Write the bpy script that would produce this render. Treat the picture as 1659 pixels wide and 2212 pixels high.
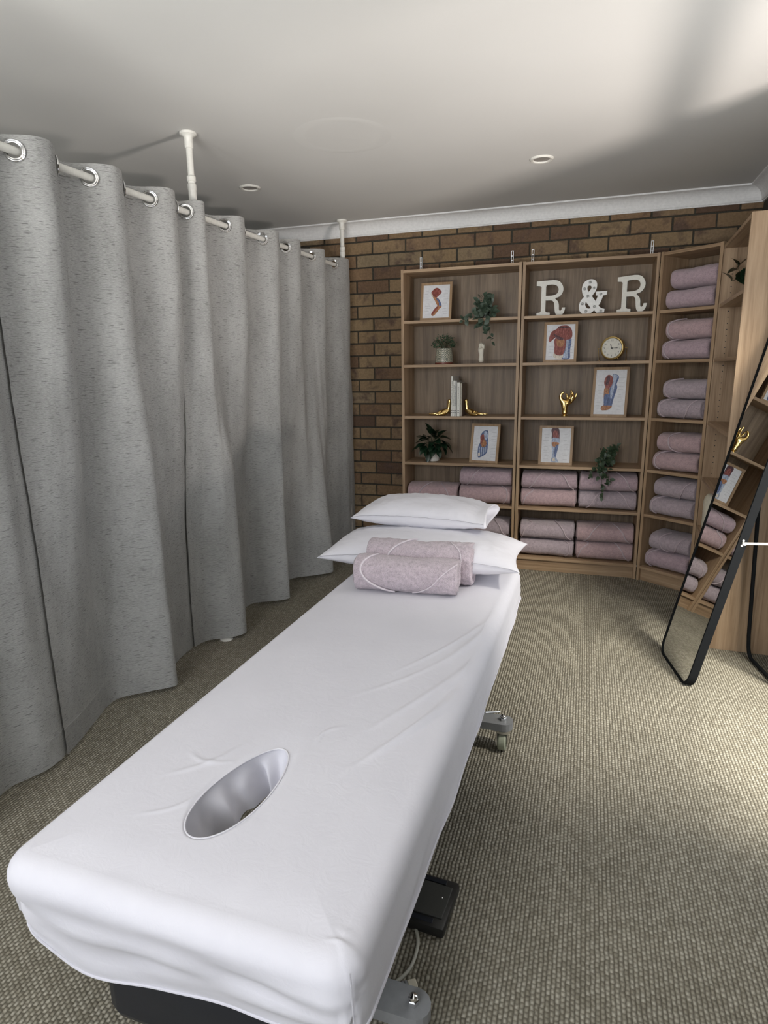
import bpy, bmesh, math, random
from mathutils import Vector, Matrix, noise as mnoise
random.seed(7)
sc = bpy.context.scene
for o in list(bpy.data.objects):
    bpy.data.objects.remove(o)
COL = sc.collection
PI = math.pi

# ------------------------------------------------------------------ camera
cd = bpy.data.cameras.new('camera')
cam = bpy.data.objects.new('camera', cd)
COL.objects.link(cam)
cam.location = (1.2199, -4.1907, 1.3577)
cam.rotation_euler = (1.34790, 0.01503, 0.31103)
cd.sensor_fit = 'VERTICAL'
cd.sensor_height = 24.0
cd.lens = 24.0 * 1333.0 / 2212.0
cd.clip_start = 0.05
sc.camera = cam

# ------------------------------------------------------------------ world, lights, exposure
w = bpy.data.worlds.new('world')
sc.world = w
w.use_nodes = True
wn = w.node_tree
wn.nodes['Background'].inputs[0].default_value = (0.88, 0.93, 1.0, 1)
wn.nodes['Background'].inputs[1].default_value = 1.5

def area(name, loc, target, sx, sy, power, color, spread=PI):
    d = bpy.data.lights.new(name, 'AREA')
    d.shape = 'RECTANGLE'; d.size = sx; d.size_y = sy
    d.energy = power; d.color = color; d.spread = spread
    o = bpy.data.objects.new(name, d)
    COL.objects.link(o)
    o.location = loc
    o.rotation_euler = (Vector(target) - Vector(loc)).to_track_quat('-Z', 'Y').to_euler()
    return o
# daylight through the windows behind the camera and at right, plus a ceiling fill
area('daylight_front_window', (-0.1, -6.1, 2.1), (0.6, 0, 0.9), 2.0, 0.9, 58, (0.92, 0.95, 1.0))
area('ceiling_fill_front_window', (0.1, -6.3, 0.45), (0.0, -3.3, 2.4), 2.8, 0.7, 82, (1.0, 0.98, 0.93), math.radians(80))  # unseen upward fill lamp, added to brighten the ceiling
area('daylight_side_window', (2.88, -2.80, 2.98), (1.4, -1.9, 0.0), 0.6, 0.6, 215, (1.0, 0.95, 0.85))
area('sunlit_ground_side_window', (3.35, -2.62, 0.25), (1.3, -1.5, 2.4), 0.35, 0.25, 14.5, (1.0, 0.90, 0.82), math.radians(84))
sc.view_settings.view_transform = 'Standard'
sc.view_settings.look = 'None'
sc.view_settings.gamma = 1.0
sc.view_settings.use_curve_mapping = False
sc.view_settings.exposure = 0.42
try:
    sc.cycles.use_denoising = True
    sc.cycles.max_bounces = 8
    sc.cycles.diffuse_bounces = 5
    sc.cycles.sample_clamp_indirect = 6
    sc.cycles.caustics_reflective = False
except Exception:
    pass

# ------------------------------------------------------------------ materials
class NT:
    def __init__(s, name):
        s.m = bpy.data.materials.new(name); s.m.use_nodes = True
        s.t = s.m.node_tree; s.b = s.t.nodes['Principled BSDF']
    def n(s, typ, **kw):
        nd = s.t.nodes.new(typ)
        for k, v in kw.items():
            setattr(nd, k, v)
        return nd
    def l(s, a, b):
        s.t.links.new(a, b)
    def val(s, v):
        nd = s.n('ShaderNodeValue'); nd.outputs[0].default_value = v; return nd.outputs[0]
    def math(s, op, a, b=None, c=None):
        nd = s.n('ShaderNodeMath', operation=op)
        for i, x in enumerate((a, b, c)):
            if x is None: continue
            if isinstance(x, (int, float)): nd.inputs[i].default_value = x
            else: s.l(x, nd.inputs[i])
        return nd.outputs[0]
    def coord(s, kind='Object'):
        return s.n('ShaderNodeTexCoord').outputs[kind]
    def mapping(s, vec, scale=(1, 1, 1), loc=(0, 0, 0), rot=(0, 0, 0)):
        nd = s.n('ShaderNodeMapping')
        nd.inputs['Scale'].default_value = scale; nd.inputs['Location'].default_value = loc
        nd.inputs['Rotation'].default_value = rot
        s.l(vec, nd.inputs['Vector']); return nd.outputs[0]
    def noise(s, vec, scale, detail=3, rough=0.55, dist=0.0):
        nd = s.n('ShaderNodeTexNoise')
        nd.inputs['Scale'].default_value = scale; nd.inputs['Detail'].default_value = detail
        nd.inputs['Roughness'].default_value = rough; nd.inputs['Distortion'].default_value = dist
        s.l(vec, nd.inputs['Vector']); return nd.outputs['Fac']
    def ramp(s, fac, stops, interp='LINEAR'):
        nd = s.n('ShaderNodeValToRGB'); cr = nd.color_ramp; cr.interpolation = interp
        while len(cr.elements) < len(stops): cr.elements.new(0.5)
        for e, (p, c) in zip(cr.elements, stops):
            e.position = p; e.color = (*c, 1) if len(c) == 3 else c
        s.l(fac, nd.inputs[0]); return nd.outputs['Color']
    def mix(s, fac, a, b, blend='MIX'):
        nd = s.n('ShaderNodeMix', data_type='RGBA', blend_type=blend)
        if isinstance(fac, (int, float)): nd.inputs[0].default_value = fac
        else: s.l(fac, nd.inputs[0])
        for i, x in ((6, a), (7, b)):
            if isinstance(x, tuple): nd.inputs[i].default_value = (*x, 1)
            else: s.l(x, nd.inputs[i])
        return nd.outputs[2]
    def rand(s):
        return s.n('ShaderNodeObjectInfo').outputs['Random']
    def offset(s, vec, amt=37.0):
        r = s.math('MULTIPLY', s.rand(), amt)
        cb = s.n('ShaderNodeCombineXYZ')
        for i in range(3): s.l(r, cb.inputs[i])
        va = s.n('ShaderNodeVectorMath', operation='ADD')
        s.l(vec, va.inputs[0]); s.l(cb.outputs[0], va.inputs[1]); return va.outputs[0]
    def bump(s, h, strength=0.3, dist=0.002):
        nd = s.n('ShaderNodeBump'); nd.inputs['Strength'].default_value = strength
        nd.inputs['Distance'].default_value = dist
        s.l(h, nd.inputs['Height']); s.l(nd.outputs[0], s.b.inputs['Normal'])
    def set(s, color=None, rough=None, metal=None, spec=None):
        if color is not None:
            if isinstance(color, tuple): s.b.inputs['Base Color'].default_value = (*color, 1)
            else: s.l(color, s.b.inputs['Base Color'])
        if rough is not None:
            if isinstance(rough, (int, float)): s.b.inputs['Roughness'].default_value = rough
            else: s.l(rough, s.b.inputs['Roughness'])
        if metal is not None: s.b.inputs['Metallic'].default_value = metal
        if spec is not None: s.b.inputs['Specular IOR Level'].default_value = spec
        return s.m

def plain(name, color, rough=0.5, metal=0.0, spec=0.5, var=0.06, scale=60, bump=0.0):
    t = NT(name); co = t.coord()
    n = t.noise(co, scale, 3)
    d = tuple(max(0, c * (1 - var)) for c in color); u = tuple(min(1, c * (1 + var)) for c in color)
    t.set(t.ramp(n, [(0.3, d), (0.7, u)]), rough, metal, spec)
    if bump: t.bump(n, bump, 0.001)
    return t.m

def wood(name, dark, mid, light, axis, fine=1.0, rough=0.45):
    t = NT(name); co = t.offset(t.coord())
    lo, hi = 1.1, 26.0 * fine
    s1 = [hi, hi, hi]; s1[axis] = lo
    s2 = [hi * 6, hi * 6, hi * 6]; s2[axis] = 5.0
    a = t.noise(t.mapping(co, tuple(s1)), 1.0, 4, 0.6, 0.6)
    b = t.noise(t.mapping(co, tuple(s2)), 1.0, 3, 0.6)
    f = t.math('ADD', t.math('MULTIPLY', a, 0.68), t.math('MULTIPLY', b, 0.32))
    c = t.ramp(f, [(0.32, dark), (0.5, mid), (0.68, light)])
    t.set(c, rough, 0, 0.35)
    t.bump(b, 0.12, 0.0006)
    return t.m

M = {}
WD = ((0.210, 0.135, 0.078), (0.375, 0.258, 0.160), (0.490, 0.355, 0.232))
M['oak_z'] = wood('oak_laminate_vertical', *WD, 2)
M['oak_x'] = wood('oak_laminate_horizontal', *WD, 0)
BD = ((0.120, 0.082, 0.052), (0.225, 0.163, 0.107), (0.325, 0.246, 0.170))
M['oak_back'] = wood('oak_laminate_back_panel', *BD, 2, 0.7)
M['frame_wood'] = wood('pale_frame_wood', (0.25, 0.16, 0.09), (0.36, 0.24, 0.14), (0.43, 0.30, 0.18), 2)
M['white_metal'] = plain('white_painted_metal', (0.78, 0.77, 0.72), 0.35)
M['chrome'] = plain('chrome', (0.80, 0.80, 0.80), 0.12, 1.0)
M['steel'] = plain('zinc_steel', (0.62, 0.62, 0.62), 0.35, 1.0)
M['gold'] = plain('polished_gold', (0.86, 0.62, 0.25), 0.16, 1.0)
M['brushed_gold'] = plain('satin_gold', (0.74, 0.56, 0.24), 0.32, 1.0)
M['black_metal'] = plain('black_powder_coat', (0.012, 0.013, 0.014), 0.85, 0.0, 0.08)
M['black_vinyl'] = plain('black_vinyl', (0.012, 0.014, 0.020), 0.45, bump=0.1)
M['black_plastic'] = plain('black_plastic', (0.018, 0.018, 0.017), 0.35)
M['black_rubber'] = plain('black_rubber_mat', (0.045, 0.045, 0.040), 0.6, bump=0.3, scale=300)
M['grey_paint'] = plain('grey_frame_paint', (0.24, 0.245, 0.25), 0.4)
M['caster_rubber'] = plain('pale_caster_rubber', (0.34, 0.36, 0.27), 0.6)
M['cable'] = plain('pale_grey_cable', (0.48, 0.47, 0.40), 0.45)
M['ceramic'] = plain('white_ceramic', (0.80, 0.78, 0.72), 0.25)
M['matte_white'] = plain('matte_white_plaster', (0.74, 0.70, 0.60), 0.6)
M['letter_white'] = plain('white_painted_board', (0.76, 0.75, 0.69), 0.5)
M['letter_side'] = plain('grey_letter_side', (0.42, 0.42, 0.40), 0.5)
M['marquee_white'] = plain('white_marquee_metal', (0.80, 0.80, 0.78), 0.4)
M['bulb'] = plain('frosted_bulb', (0.50, 0.52, 0.50), 0.2)
M['soil'] = plain('dark_soil', (0.03, 0.022, 0.015), 0.9)
M['terracotta'] = plain('red_brown_glaze', (0.17, 0.045, 0.030), 0.35)
M['stem'] = plain('brown_green_stem', (0.055, 0.060, 0.030), 0.7)
M['leaf_grey'] = plain('grey_green_leaf', (0.060, 0.092, 0.062), 0.45, var=0.4, scale=25)
M['leaf_dark'] = plain('dark_glossy_leaf', (0.010, 0.028, 0.014), 0.22, var=0.5, scale=30)
M['leaf_mid'] = plain('mid_green_leaf', (0.040, 0.070, 0.036), 0.45, var=0.5, scale=25)
M['leaf_small'] = plain('small_bushy_leaf', (0.045, 0.095, 0.050), 0.5, var=0.5, scale=40)
M['paper'] = plain('white_print_paper', (0.72, 0.73, 0.76), 0.55)
M['ink'] = plain('pale_grey_label_ink', (0.35, 0.35, 0.37), 0.6)
M['black_ink'] = plain('black_ink', (0.012, 0.012, 0.012), 0.5)
M['dial'] = plain('cream_clock_dial', (0.66, 0.64, 0.57), 0.5)
M['book_white'] = plain('white_book_cover', (0.70, 0.69, 0.64), 0.5)
M['book_grey'] = plain('grey_book_cover', (0.50, 0.50, 0.48), 0.5)
M['book_brown'] = plain('brown_book_cover', (0.16, 0.115, 0.085), 0.5, var=0.35, scale=30)
M['book_page'] = plain('book_pages', (0.62, 0.58, 0.48), 0.7)
M['cream'] = plain('cream_plastic', (0.66, 0.62, 0.50), 0.45)
M['glass_dark'] = plain('downlight_lens', (0.30, 0.28, 0.26), 0.35)
M['mortar'] = plain('dark_mortar', (0.052, 0.046, 0.034), 0.95, var=0.35, scale=120)
M['plain_wall'] = plain('painted_wall', (0.62, 0.60, 0.56), 0.8)
M['cornice'] = plain('white_cornice_paint', (0.80, 0.80, 0.80), 0.6)
M['seam'] = plain('grey_seam_thread', (0.50, 0.49, 0.53), 0.8)
# anatomical print inks
for k, c in dict(red=(0.23, 0.050, 0.038), darkred=(0.075, 0.020, 0.028), orange=(0.36, 0.155, 0.065), blue=(0.085, 0.125, 0.26),
                 paleblue=(0.36, 0.42, 0.55), bone=(0.64, 0.58, 0.50)).items():
    t = NT('print_' + k); co = t.coord()
    n = t.noise(t.mapping(co, (160, 160, 45)), 1.0, 4, 0.65, 0.8)
    d = tuple(x * 0.45 for x in c); u = tuple(min(1, x * 1.5 + 0.06) for x in c)
    M['print_' + k] = t.set(t.ramp(n, [(0.30, d), (0.5, c), (0.70, u)]), 0.5)

# ceiling
t = NT('ceiling_paint'); co = t.coord()
n = t.noise(co, 220, 4, 0.6)
t.set(t.ramp(t.noise(co, 1.2, 2), [(0.3, (0.62, 0.615, 0.60)), (0.7, (0.66, 0.655, 0.64))]), 0.85, 0, 0.2); t.bump(n, 0.12, 0.001)
M['ceiling'] = t.m

# carpet: woven loop pile, rows of loops along the room
t = NT('loop_pile_carpet'); co = t.coord()
sx = t.n('ShaderNodeSeparateXYZ')
wob = t.n('ShaderNodeTexNoise'); wob.inputs['Scale'].default_value = 38.0; wob.inputs['Detail'].default_value = 3
t.l(co, wob.inputs['Vector'])
wv = t.n('ShaderNodeVectorMath', operation='MULTIPLY_ADD')
t.l(wob.outputs['Color'], wv.inputs[0]); wv.inputs[1].default_value = (0.0065, 0.0065, 0); t.l(co, wv.inputs[2])
t.l(wv.outputs[0], sx.inputs[0])
PX, PY = 0.0106, 0.0128
cx = t.math('DIVIDE', sx.outputs[0], PX)
row = t.math('FLOOR', cx)
cyv = t.math('ADD', t.math('DIVIDE', sx.outputs[1], PY), t.math('MULTIPLY', t.math('MODULO', row, 2.0), 0.5))
hx = t.math('ABSOLUTE', t.math('SINE', t.math('MULTIPLY', cx, PI)))
hy = t.math('ABSOLUTE', t.math('SINE', t.math('MULTIPLY', cyv, PI)))
h = t.math('MULTIPLY', t.math('POWER', hx, 1.1), t.math('ADD', 0.30, t.math('MULTIPLY', t.math('POWER', hy, 1.15), 0.70)))
wn_ = t.n('ShaderNodeTexWhiteNoise', noise_dimensions='2D')
cb = t.n('ShaderNodeCombineXYZ'); t.l(row, cb.inputs[0]); t.l(t.math('FLOOR', cyv), cb.inputs[1]); t.l(cb.outputs[0], wn_.inputs['Vector'])
fib = t.noise(co, 900, 2)
lp = t.math('ADD', t.math('MULTIPLY', wn_.outputs['Value'], 0.45), t.math('MULTIPLY', fib, 0.55))
loopc = t.ramp(lp, [(0.25, (0.305, 0.280, 0.218)), (0.5, (0.425, 0.396, 0.318)), (0.8, (0.545, 0.515, 0.425))])
c = t.mix(t.math('POWER', h, 0.62), (0.115, 0.100, 0.072), loopc)  # shade between the loops is mixed into the colour
blot = t.ramp(t.noise(co, 3.0, 3), [(0.35, (0.90, 0.90, 0.90)), (0.65, (1.05, 1.05, 1.05))])
t.set(t.mix(1.0, c, blot, 'MULTIPLY'), 0.95, 0, 0.1)
t.bump(t.math('ADD', h, t.math('MULTIPLY', fib, 0.25)), 0.85, 0.006)
M['carpet'] = t.m

# brick
t = NT('brown_brick'); co = t.offset(t.coord(), 11.0)
r = t.rand()
base = t.ramp(r, [(0.0, (0.105, 0.068, 0.050)), (0.12, (0.185, 0.120, 0.076)), (0.35, (0.235, 0.165, 0.098)), (0.6, (0.265, 0.195, 0.118)), (0.8, (0.215, 0.140, 0.086)), (1.0, (0.25, 0.20, 0.132))])
n1 = t.noise(co, 9, 4, 0.6, 0.4)
n2 = t.noise(co, 70, 4, 0.7)
c = t.mix(t.ramp(n1, [(0.53, (0, 0, 0)), (0.68, (0.8, 0.8, 0.8))]), base, (0.100, 0.068, 0.058))
c = t.mix(0.55, c, t.ramp(n2, [(0.3, (0.35, 0.33, 0.30)), (0.7, (0.72, 0.70, 0.66))]), 'OVERLAY')
t.set(c, 0.9, 0, 0.2); t.bump(n2, 0.5, 0.003)
M['brick'] = t.m

# curtain fabric: grey slub weave
t = NT('grey_slub_curtain'); uv = t.coord('UV')
a = t.noise(t.mapping(uv, (90, 420, 1)), 1.0, 3, 0.6)
b = t.noise(t.mapping(uv, (28, 330, 1), (3, 7, 0)), 1.0, 2, 0.5)
cl = t.noise(t.mapping(uv, (6, 3, 1)), 1.0, 4, 0.65)
fn = t.noise(t.mapping(uv, (700, 700, 1)), 1.0, 2)
f = t.math('ADD', t.math('ADD', t.math('MULTIPLY', a, 0.45), t.math('MULTIPLY', cl, 0.30)), t.math('MULTIPLY', fn, 0.25))
c = t.ramp(f, [(0.36, (0.235, 0.234, 0.226)), (0.5, (0.370, 0.370, 0.360)), (0.64, (0.500, 0.502, 0.492))])
sl = t.ramp(b, [(0.60, (0, 0, 0)), (0.66, (1, 1, 1))])
c = t.mix(t.math('MULTIPLY', sl, 0.7), c, (0.110, 0.110, 0.106))
t.set(c, 0.8, 0, 0.25); t.b.inputs['Sheen Weight'].default_value = 0.15
t.bump(f, 0.25, 0.001)
M['curtain'] = t.m

# sheet and pillow cotton
def cotton(name, c0, c1):
    t = NT(name); co = t.coord()
    n = t.noise(co, 5, 3); f = t.noise(co, 500, 2)
    t.set(t.ramp(n, [(0.3, c0), (0.7, c1)]), 0.8, 0, 0.2)
    t.b.inputs['Sheen Weight'].default_value = 0.1
    t.bump(t.math('ADD', t.math('MULTIPLY', t.noise(co, 26, 4, 0.6, 0.7), 1.0), t.math('MULTIPLY', f, 0.05)), 0.17, 0.006)
    return t.m
M['sheet'] = cotton('pale_lilac_cotton_sheet', (0.655, 0.648, 0.698), (0.685, 0.678, 0.728))
M['pillow'] = cotton('pale_lilac_pillowcase', (0.670, 0.662, 0.708), (0.700, 0.692, 0.738))

def terry(name, col):
    t = NT(name); co = t.coord()
    f = t.noise(co, 330, 3, 0.7); g = t.noise(co, 60, 3, 0.6)
    v = t.math('ADD', t.math('MULTIPLY', f, 0.65), t.math('MULTIPLY', g, 0.35))
    d = tuple(x * 0.62 for x in col); u = tuple(min(1, x * 1.28) for x in col)
    t.set(t.ramp(v, [(0.34, d), (0.5, col), (0.66, u)]), 0.95, 0, 0.1)
    t.b.inputs['Sheen Weight'].default_value = 0.35
    t.bump(v, 0.8, 0.006)
    return t.m
M['terry0'] = terry('mauve_terry', (0.485, 0.368, 0.412))
M['terry1'] = terry('dusty_pink_terry', (0.520, 0.375, 0.392))
M['terry2'] = terry('grey_mauve_terry', (0.465, 0.388, 0.428))
M['terry_light'] = terry('pale_mauve_terry', (0.560, 0.480, 0.525))
M['hem'] = plain('smooth_mauve_hem_tape', (0.53, 0.445, 0.48), 0.6)
M['hem_light'] = plain('pale_mauve_hem_tape', (0.68, 0.62, 0.66), 0.55)

# patterned pot: cream and dark green lattice with rings
t = NT('lattice_pattern_glaze'); uv = t.coord('UV')
s = t.n('ShaderNodeSeparateXYZ'); t.l(uv, s.inputs[0])
U = t.math('MULTIPLY', s.outputs[0], 8.0); V = t.math('MULTIPLY', s.outputs[1], 2.0)
du = t.math('ABSOLUTE', t.math('SUBTRACT', t.math('FRACT', U), 0.5)); dv = t.math('ABSOLUTE', t.math('SUBTRACT', t.math('FRACT', V), 0.5))
dd = t.math('ABSOLUTE', t.math('SUBTRACT', t.math('ADD', du, dv), 0.5))
lat = t.math('LESS_THAN', t.math('ABSOLUTE', t.math('SUBTRACT', dd, 0.11)), 0.06)
rr = t.math('SQRT', t.math('ADD', t.math('MULTIPLY', du, du), t.math('MULTIPLY', dv, dv)))
ring = t.math('LESS_THAN', t.math('ABSOLUTE', t.math('SUBTRACT', rr, 0.14)), 0.05)
ru = t.math('SUBTRACT', 0.5, du); rv = t.math('SUBTRACT', 0.5, dv)
r2 = t.math('SQRT', t.math('ADD', t.math('MULTIPLY', ru, ru), t.math('MULTIPLY', rv, rv)))
ring2 = t.math('LESS_THAN', t.math('ABSOLUTE', t.math('SUBTRACT', r2, 0.12)), 0.045)
k = t.math('MAXIMUM', lat, t.math('MAXIMUM', ring, ring2))
t.set(t.mix(k, (0.60, 0.57, 0.47), (0.045, 0.065, 0.045)), 0.3)
M['lattice'] = t.m

# mirror silver
t = NT('mirror_silver'); t.set((0.86, 0.87, 0.86), 0.0, 1.0); M['mirror'] = t.m

# ------------------------------------------------------------------ geometry helpers
class MB:
    def __init__(s): s.v = []; s.f = []; s.uv = None
    def add(s, vs, fs):
        k = len(s.v); s.v += [tuple(p) for p in vs]; s.f += [tuple(i + k for i in f) for f in fs]
    def box(s, x0, x1, y0, y1, z0, z1, b=0.0, mat=None):
        if b <= 0:
            vs = [(x, y, z) for z in (z0, z1) for y in (y0, y1) for x in (x0, x1)]
            fs = [(0, 2, 3, 1), (4, 5, 7, 6), (0, 1, 5, 4), (2, 6, 7, 3), (0, 4, 6, 2), (1, 3, 7, 5)]
        else:
            bm = bmesh.new()
            bmesh.ops.create_cube(bm, size=1.0)
            for q in bm.verts:
                q.co = Vector(((x0 + x1) / 2 + q.co.x * (x1 - x0), (y0 + y1) / 2 + q.co.y * (y1 - y0), (z0 + z1) / 2 + q.co.z * (z1 - z0)))
            bmesh.ops.bevel(bm, geom=list(bm.edges), offset=b, segments=2, affect='EDGES', profile=0.5)
            bm.verts.index_update()
            vs = [tuple(q.co) for q in bm.verts]; fs = [tuple(q.index for q in f.verts) for f in bm.faces]
            bm.free()
        if mat is not None: vs = [tuple(mat @ Vector(q)) for q in vs]
        s.add(vs, fs)
    def tube(s, pts, r, n=10, closed=False, cap=True):
        pts = [Vector(q) for q in pts]; N = len(pts)
        rs = r if isinstance(r, (list, tuple)) else [r] * N
        vs = []; fs = []; prev = None
        for i, q in enumerate(pts):
            if closed: tg = pts[(i + 1) % N] - pts[i - 1]
            else: tg = pts[min(i + 1, N - 1)] - pts[max(i - 1, 0)]
            tg.normalize()
            if prev is None:
                a = Vector((0, 0, 1)) if abs(tg.z) < 0.9 else Vector((1, 0, 0))
                u = tg.cross(a).normalized()
            else:
                u = (prev - tg * prev.dot(tg)).normalized()
            prev = u; v = tg.cross(u)
            for j in range(n):
                an = 2 * PI * j / n
                vs.append(q + (u * math.cos(an) + v * math.sin(an)) * rs[i])
        for i in range(N if closed else N - 1):
            for j in range(n):
                a = i * n + j; b = i * n + (j + 1) % n; c = ((i + 1) % N) * n + (j + 1) % n; d = ((i + 1) % N) * n + j
                fs.append((a, b, c, d))
        if cap and not closed:
            fs.append(tuple(reversed(range(n)))); fs.append(tuple((N - 1) * n + j for j in range(n)))
        s.add(vs, fs)
    def lathe(s, prof, n=32, center=(0, 0, 0), cap=True):
        vs = []; fs = []
        for (r, z) in prof:
            for j in range(n):
                a = 2 * PI * j / n
                vs.append((center[0] + r * math.cos(a), center[1] + r * math.sin(a), center[2] + z))
        for i in range(len(prof) - 1):
            for j in range(n):
                fs.append((i * n + j, i * n + (j + 1) % n, (i + 1) * n + (j + 1) % n, (i + 1) * n + j))
        if cap:
            fs.append(tuple(reversed(range(n)))); fs.append(tuple((len(prof) - 1) * n + j for j in range(n)))
        s.add(vs, fs)
    def sphere(s, c, r, n=12, m=8, sc_=(1, 1, 1)):
        prof = [(max(1e-4, math.sin(PI * i / m)), -math.cos(PI * i / m)) for i in range(m + 1)]
        vs = []; fs = []
        for (rr, z) in prof:
            for j in range(n):
                a = 2 * PI * j / n
                vs.append((c[0] + r * sc_[0] * rr * math.cos(a), c[1] + r * sc_[1] * rr * math.sin(a), c[2] + r * sc_[2] * z))
        for i in range(m):
            for j in range(n):
                fs.append((i * n + j, i * n + (j + 1) % n, (i + 1) * n + (j + 1) % n, (i + 1) * n + j))
        s.add(vs, fs)
    def xform(s, mat, start=0):
        s.v[start:] = [tuple(mat @ Vector(q)) for q in s.v[start:]]
    def prism(s, poly, h0, h1, plane='xz'):
        """closed outline in a plane, given thickness along the third axis"""
        n = len(poly)
        P = (lambda a, b, h: (a, h, b)) if plane == 'xz' else ((lambda a, b, h: (a, b, h)) if plane == 'xy' else (lambda a, b, h: (h, a, b)))
        vs = [P(a, b, h0) for a, b in poly] + [P(a, b, h1) for a, b in poly]
        fs = [tuple(range(n)), tuple(reversed(range(n, 2 * n)))] + [(i, i + n, (i + 1) % n + n, (i + 1) % n) for i in range(n)]
        s.add(vs, fs)

def mesh(name, mb, mat, smooth=False, angle=40):
    me = bpy.data.meshes.new(name)
    me.from_pydata(mb.v, [], mb.f)
    if mb.uv:
        ul = me.uv_layers.new(name='UVMap')
        for lp in me.loops: ul.data[lp.index].uv = mb.uv[lp.vertex_index]
    me.validate(); me.update()
    bm = bmesh.new(); bm.from_mesh(me); bmesh.ops.recalc_face_normals(bm, faces=bm.faces); bm.to_mesh(me); bm.free()
    if smooth:
        for p in me.polygons: p.use_smooth = True
        if angle < 180:
            try: me.set_sharp_from_angle(angle=math.radians(angle))
            except Exception: pass
    if mat is not None: me.materials.append(mat)
    return me

def link(name, me, parent=None, loc=(0, 0, 0), rot=(0, 0, 0), scale=(1, 1, 1)):
    o = bpy.data.objects.new(name, me); COL.objects.link(o)
    o.location = loc; o.rotation_euler = rot; o.scale = scale
    if parent is not None: o.parent = parent
    return o
def obj(name, mb, mat, parent=None, smooth=False, angle=40, **kw):
    return link(name, mesh(name, mb, mat, smooth, angle), parent, **kw)
def box(name, x0, x1, y0, y1, z0, z1, mat, parent=None, b=0.0, **kw):
    mb = MB(); mb.box(x0, x1, y0, y1, z0, z1, b); return obj(name, mb, mat, parent, **kw)
def tag(o, label, cat, group=None, kind=None):
    o['label'] = label; o['category'] = cat
    if group: o['group'] = group
    if kind: o['kind'] = kind
    return o
def thing(name, label, cat, loc=(0, 0, 0), rotz=0.0, group=None, rot=None):
    o = bpy.data.objects.new(name, None); COL.objects.link(o)
    o.empty_display_size = 0.1
    o.location = loc; o.rotation_euler = rot if rot else (0, 0, rotz)
    return tag(o, label, cat, group)
def struct(o):
    o['kind'] = 'structure'; return o
def nz(x, y, z): return mnoise.noise(Vector((x, y, z)))
def smooth01(t):
    t = max(0.0, min(1.0, t)); return t * t * (3 - 2 * t)
def catmull(pts, per=6, closed=True):
    out = []; n = len(pts)
    for i in range(n if closed else n - 1):
        g = lambda k: Vector(pts[k % n]) if closed else Vector(pts[max(0, min(n - 1, k))])
        a, b, c, d = g(i - 1), g(i), g(i + 1), g(i + 2)
        for j in range(per):
            t = j / per
            out.append(0.5 * ((2 * b) + (c - a) * t + (2 * a - 5 * b + 4 * c - d) * t * t + (3 * b - a - 3 * c + d) * t ** 3))
    if not closed: out.append(Vector(pts[-1]))
    return out

# ================================================================== ROOM
XL, XR, YB, YF, ZC = -2.3, 2.165, 0.30, -5.6, 2.40
o = box('floor', XL, XR, YF, YB, -0.05, 0.0, M['carpet']); struct(o)
o = box('ceiling', XL, XR, YF, YB, ZC, ZC + 0.05, M['ceiling']); struct(o)
# back wall: recessed mortar bed with every brick set proud of it
wb = box('wall_back', XL, XR + 0.1, YB + 0.008, YB + 0.12, 0, ZC, M['mortar']); struct(wb)
CH, BP = 0.0884, 0.2466
bvars = []
for k in range(6):
    mb = MB(); rr = random.Random(k)
    mb.box(0.0055, BP - 0.0055, 0, 0.03, 0.0055, CH - 0.0055, 0.003)
    mb.v = [(x + rr.uniform(-.0012, .0012), y + rr.uniform(-.0008, .0008), z + rr.uniform(-.0012, .0012)) for x, y, z in mb.v]
    bvars.append(mesh('brick', mb, M['brick']))
rb = random.Random(3)
for k in range(-1, 26):
    z0 = 2.274 - CH * k - 0.0
    if z0 < -0.05 or z0 + 0.02 > 2.335: continue
    joint = -0.298 if k % 2 == 1 else -0.176      # an upright joint in this course
    x = joint - BP * 3
    while x < XR - 0.05:
        vis = (x < 0.08) or (z0 > 1.80)
        if vis and x > -0.95 and z0 > -0.01:
            link('brick', bvars[rb.randrange(6)], wb, (x + rb.uniform(-.001, .001), YB + rb.uniform(-.002, .002), z0))
        x += BP
# other walls, kept plain: the photograph does not show them
struct(box('wall_left', XL - 0.1, XL, YF, YB, 0, ZC, M['plain_wall']))
WY0, WY1, WZ0, WZ1 = -2.55, -1.50, 0.05, 2.12     # side window opening
wr = MB()
wr.box(XR, XR + 0.11, WY1, YB, 0, ZC); wr.box(XR, XR + 0.11, YF, WY0, 0, ZC)
wr.box(XR, XR + 0.11, WY0, WY1, 0, WZ0); wr.box(XR, XR + 0.11, WY0, WY1, WZ1, ZC)
struct(obj('wall_right', wr, M['mortar']))
wf = MB()
wf.box(XL, -0.9, YF - 0.11, YF, 0, ZC); wf.box(2.05, XR + 0.1, YF - 0.11, YF, 0, ZC)
wf.box(-0.9, 2.05, YF - 0.11, YF, 0, 0.65); wf.box(-0.9, 2.05, YF - 0.11, YF, 2.15, ZC)
struct(obj('wall_front', wf, M['plain_wall']))
def window(name, horizontal, a0, a1, z0, z1, at, mull, transom=None):
    w_ = bpy.data.objects.new(name, None); COL.objects.link(w_); struct(w_)
    mb = MB(); t_ = 0.045
    def bar(u0, u1, zz0, zz1):
        if horizontal: mb.box(u0, u1, at - 0.03, at + 0.03, zz0, zz1)
        else: mb.box(at - 0.03, at + 0.03, u0, u1, zz0, zz1)
    bar(a0, a0 + t_, z0, z1); bar(a1 - t_, a1, z0, z1); bar(a0, a1, z0, z0 + t_); bar(a0, a1, z1 - t_, z1)
    for q in mull: bar(q - 0.025, q + 0.025, z0, z1)
    if transom: bar(a0, a1, transom - 0.025, transom + 0.025)
    obj('window_frame', mb, M['white_metal'], w_)
window('window_1', False, WY0, WY1, WZ0, WZ1, XR + 0.055, [], 1.57)
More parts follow.
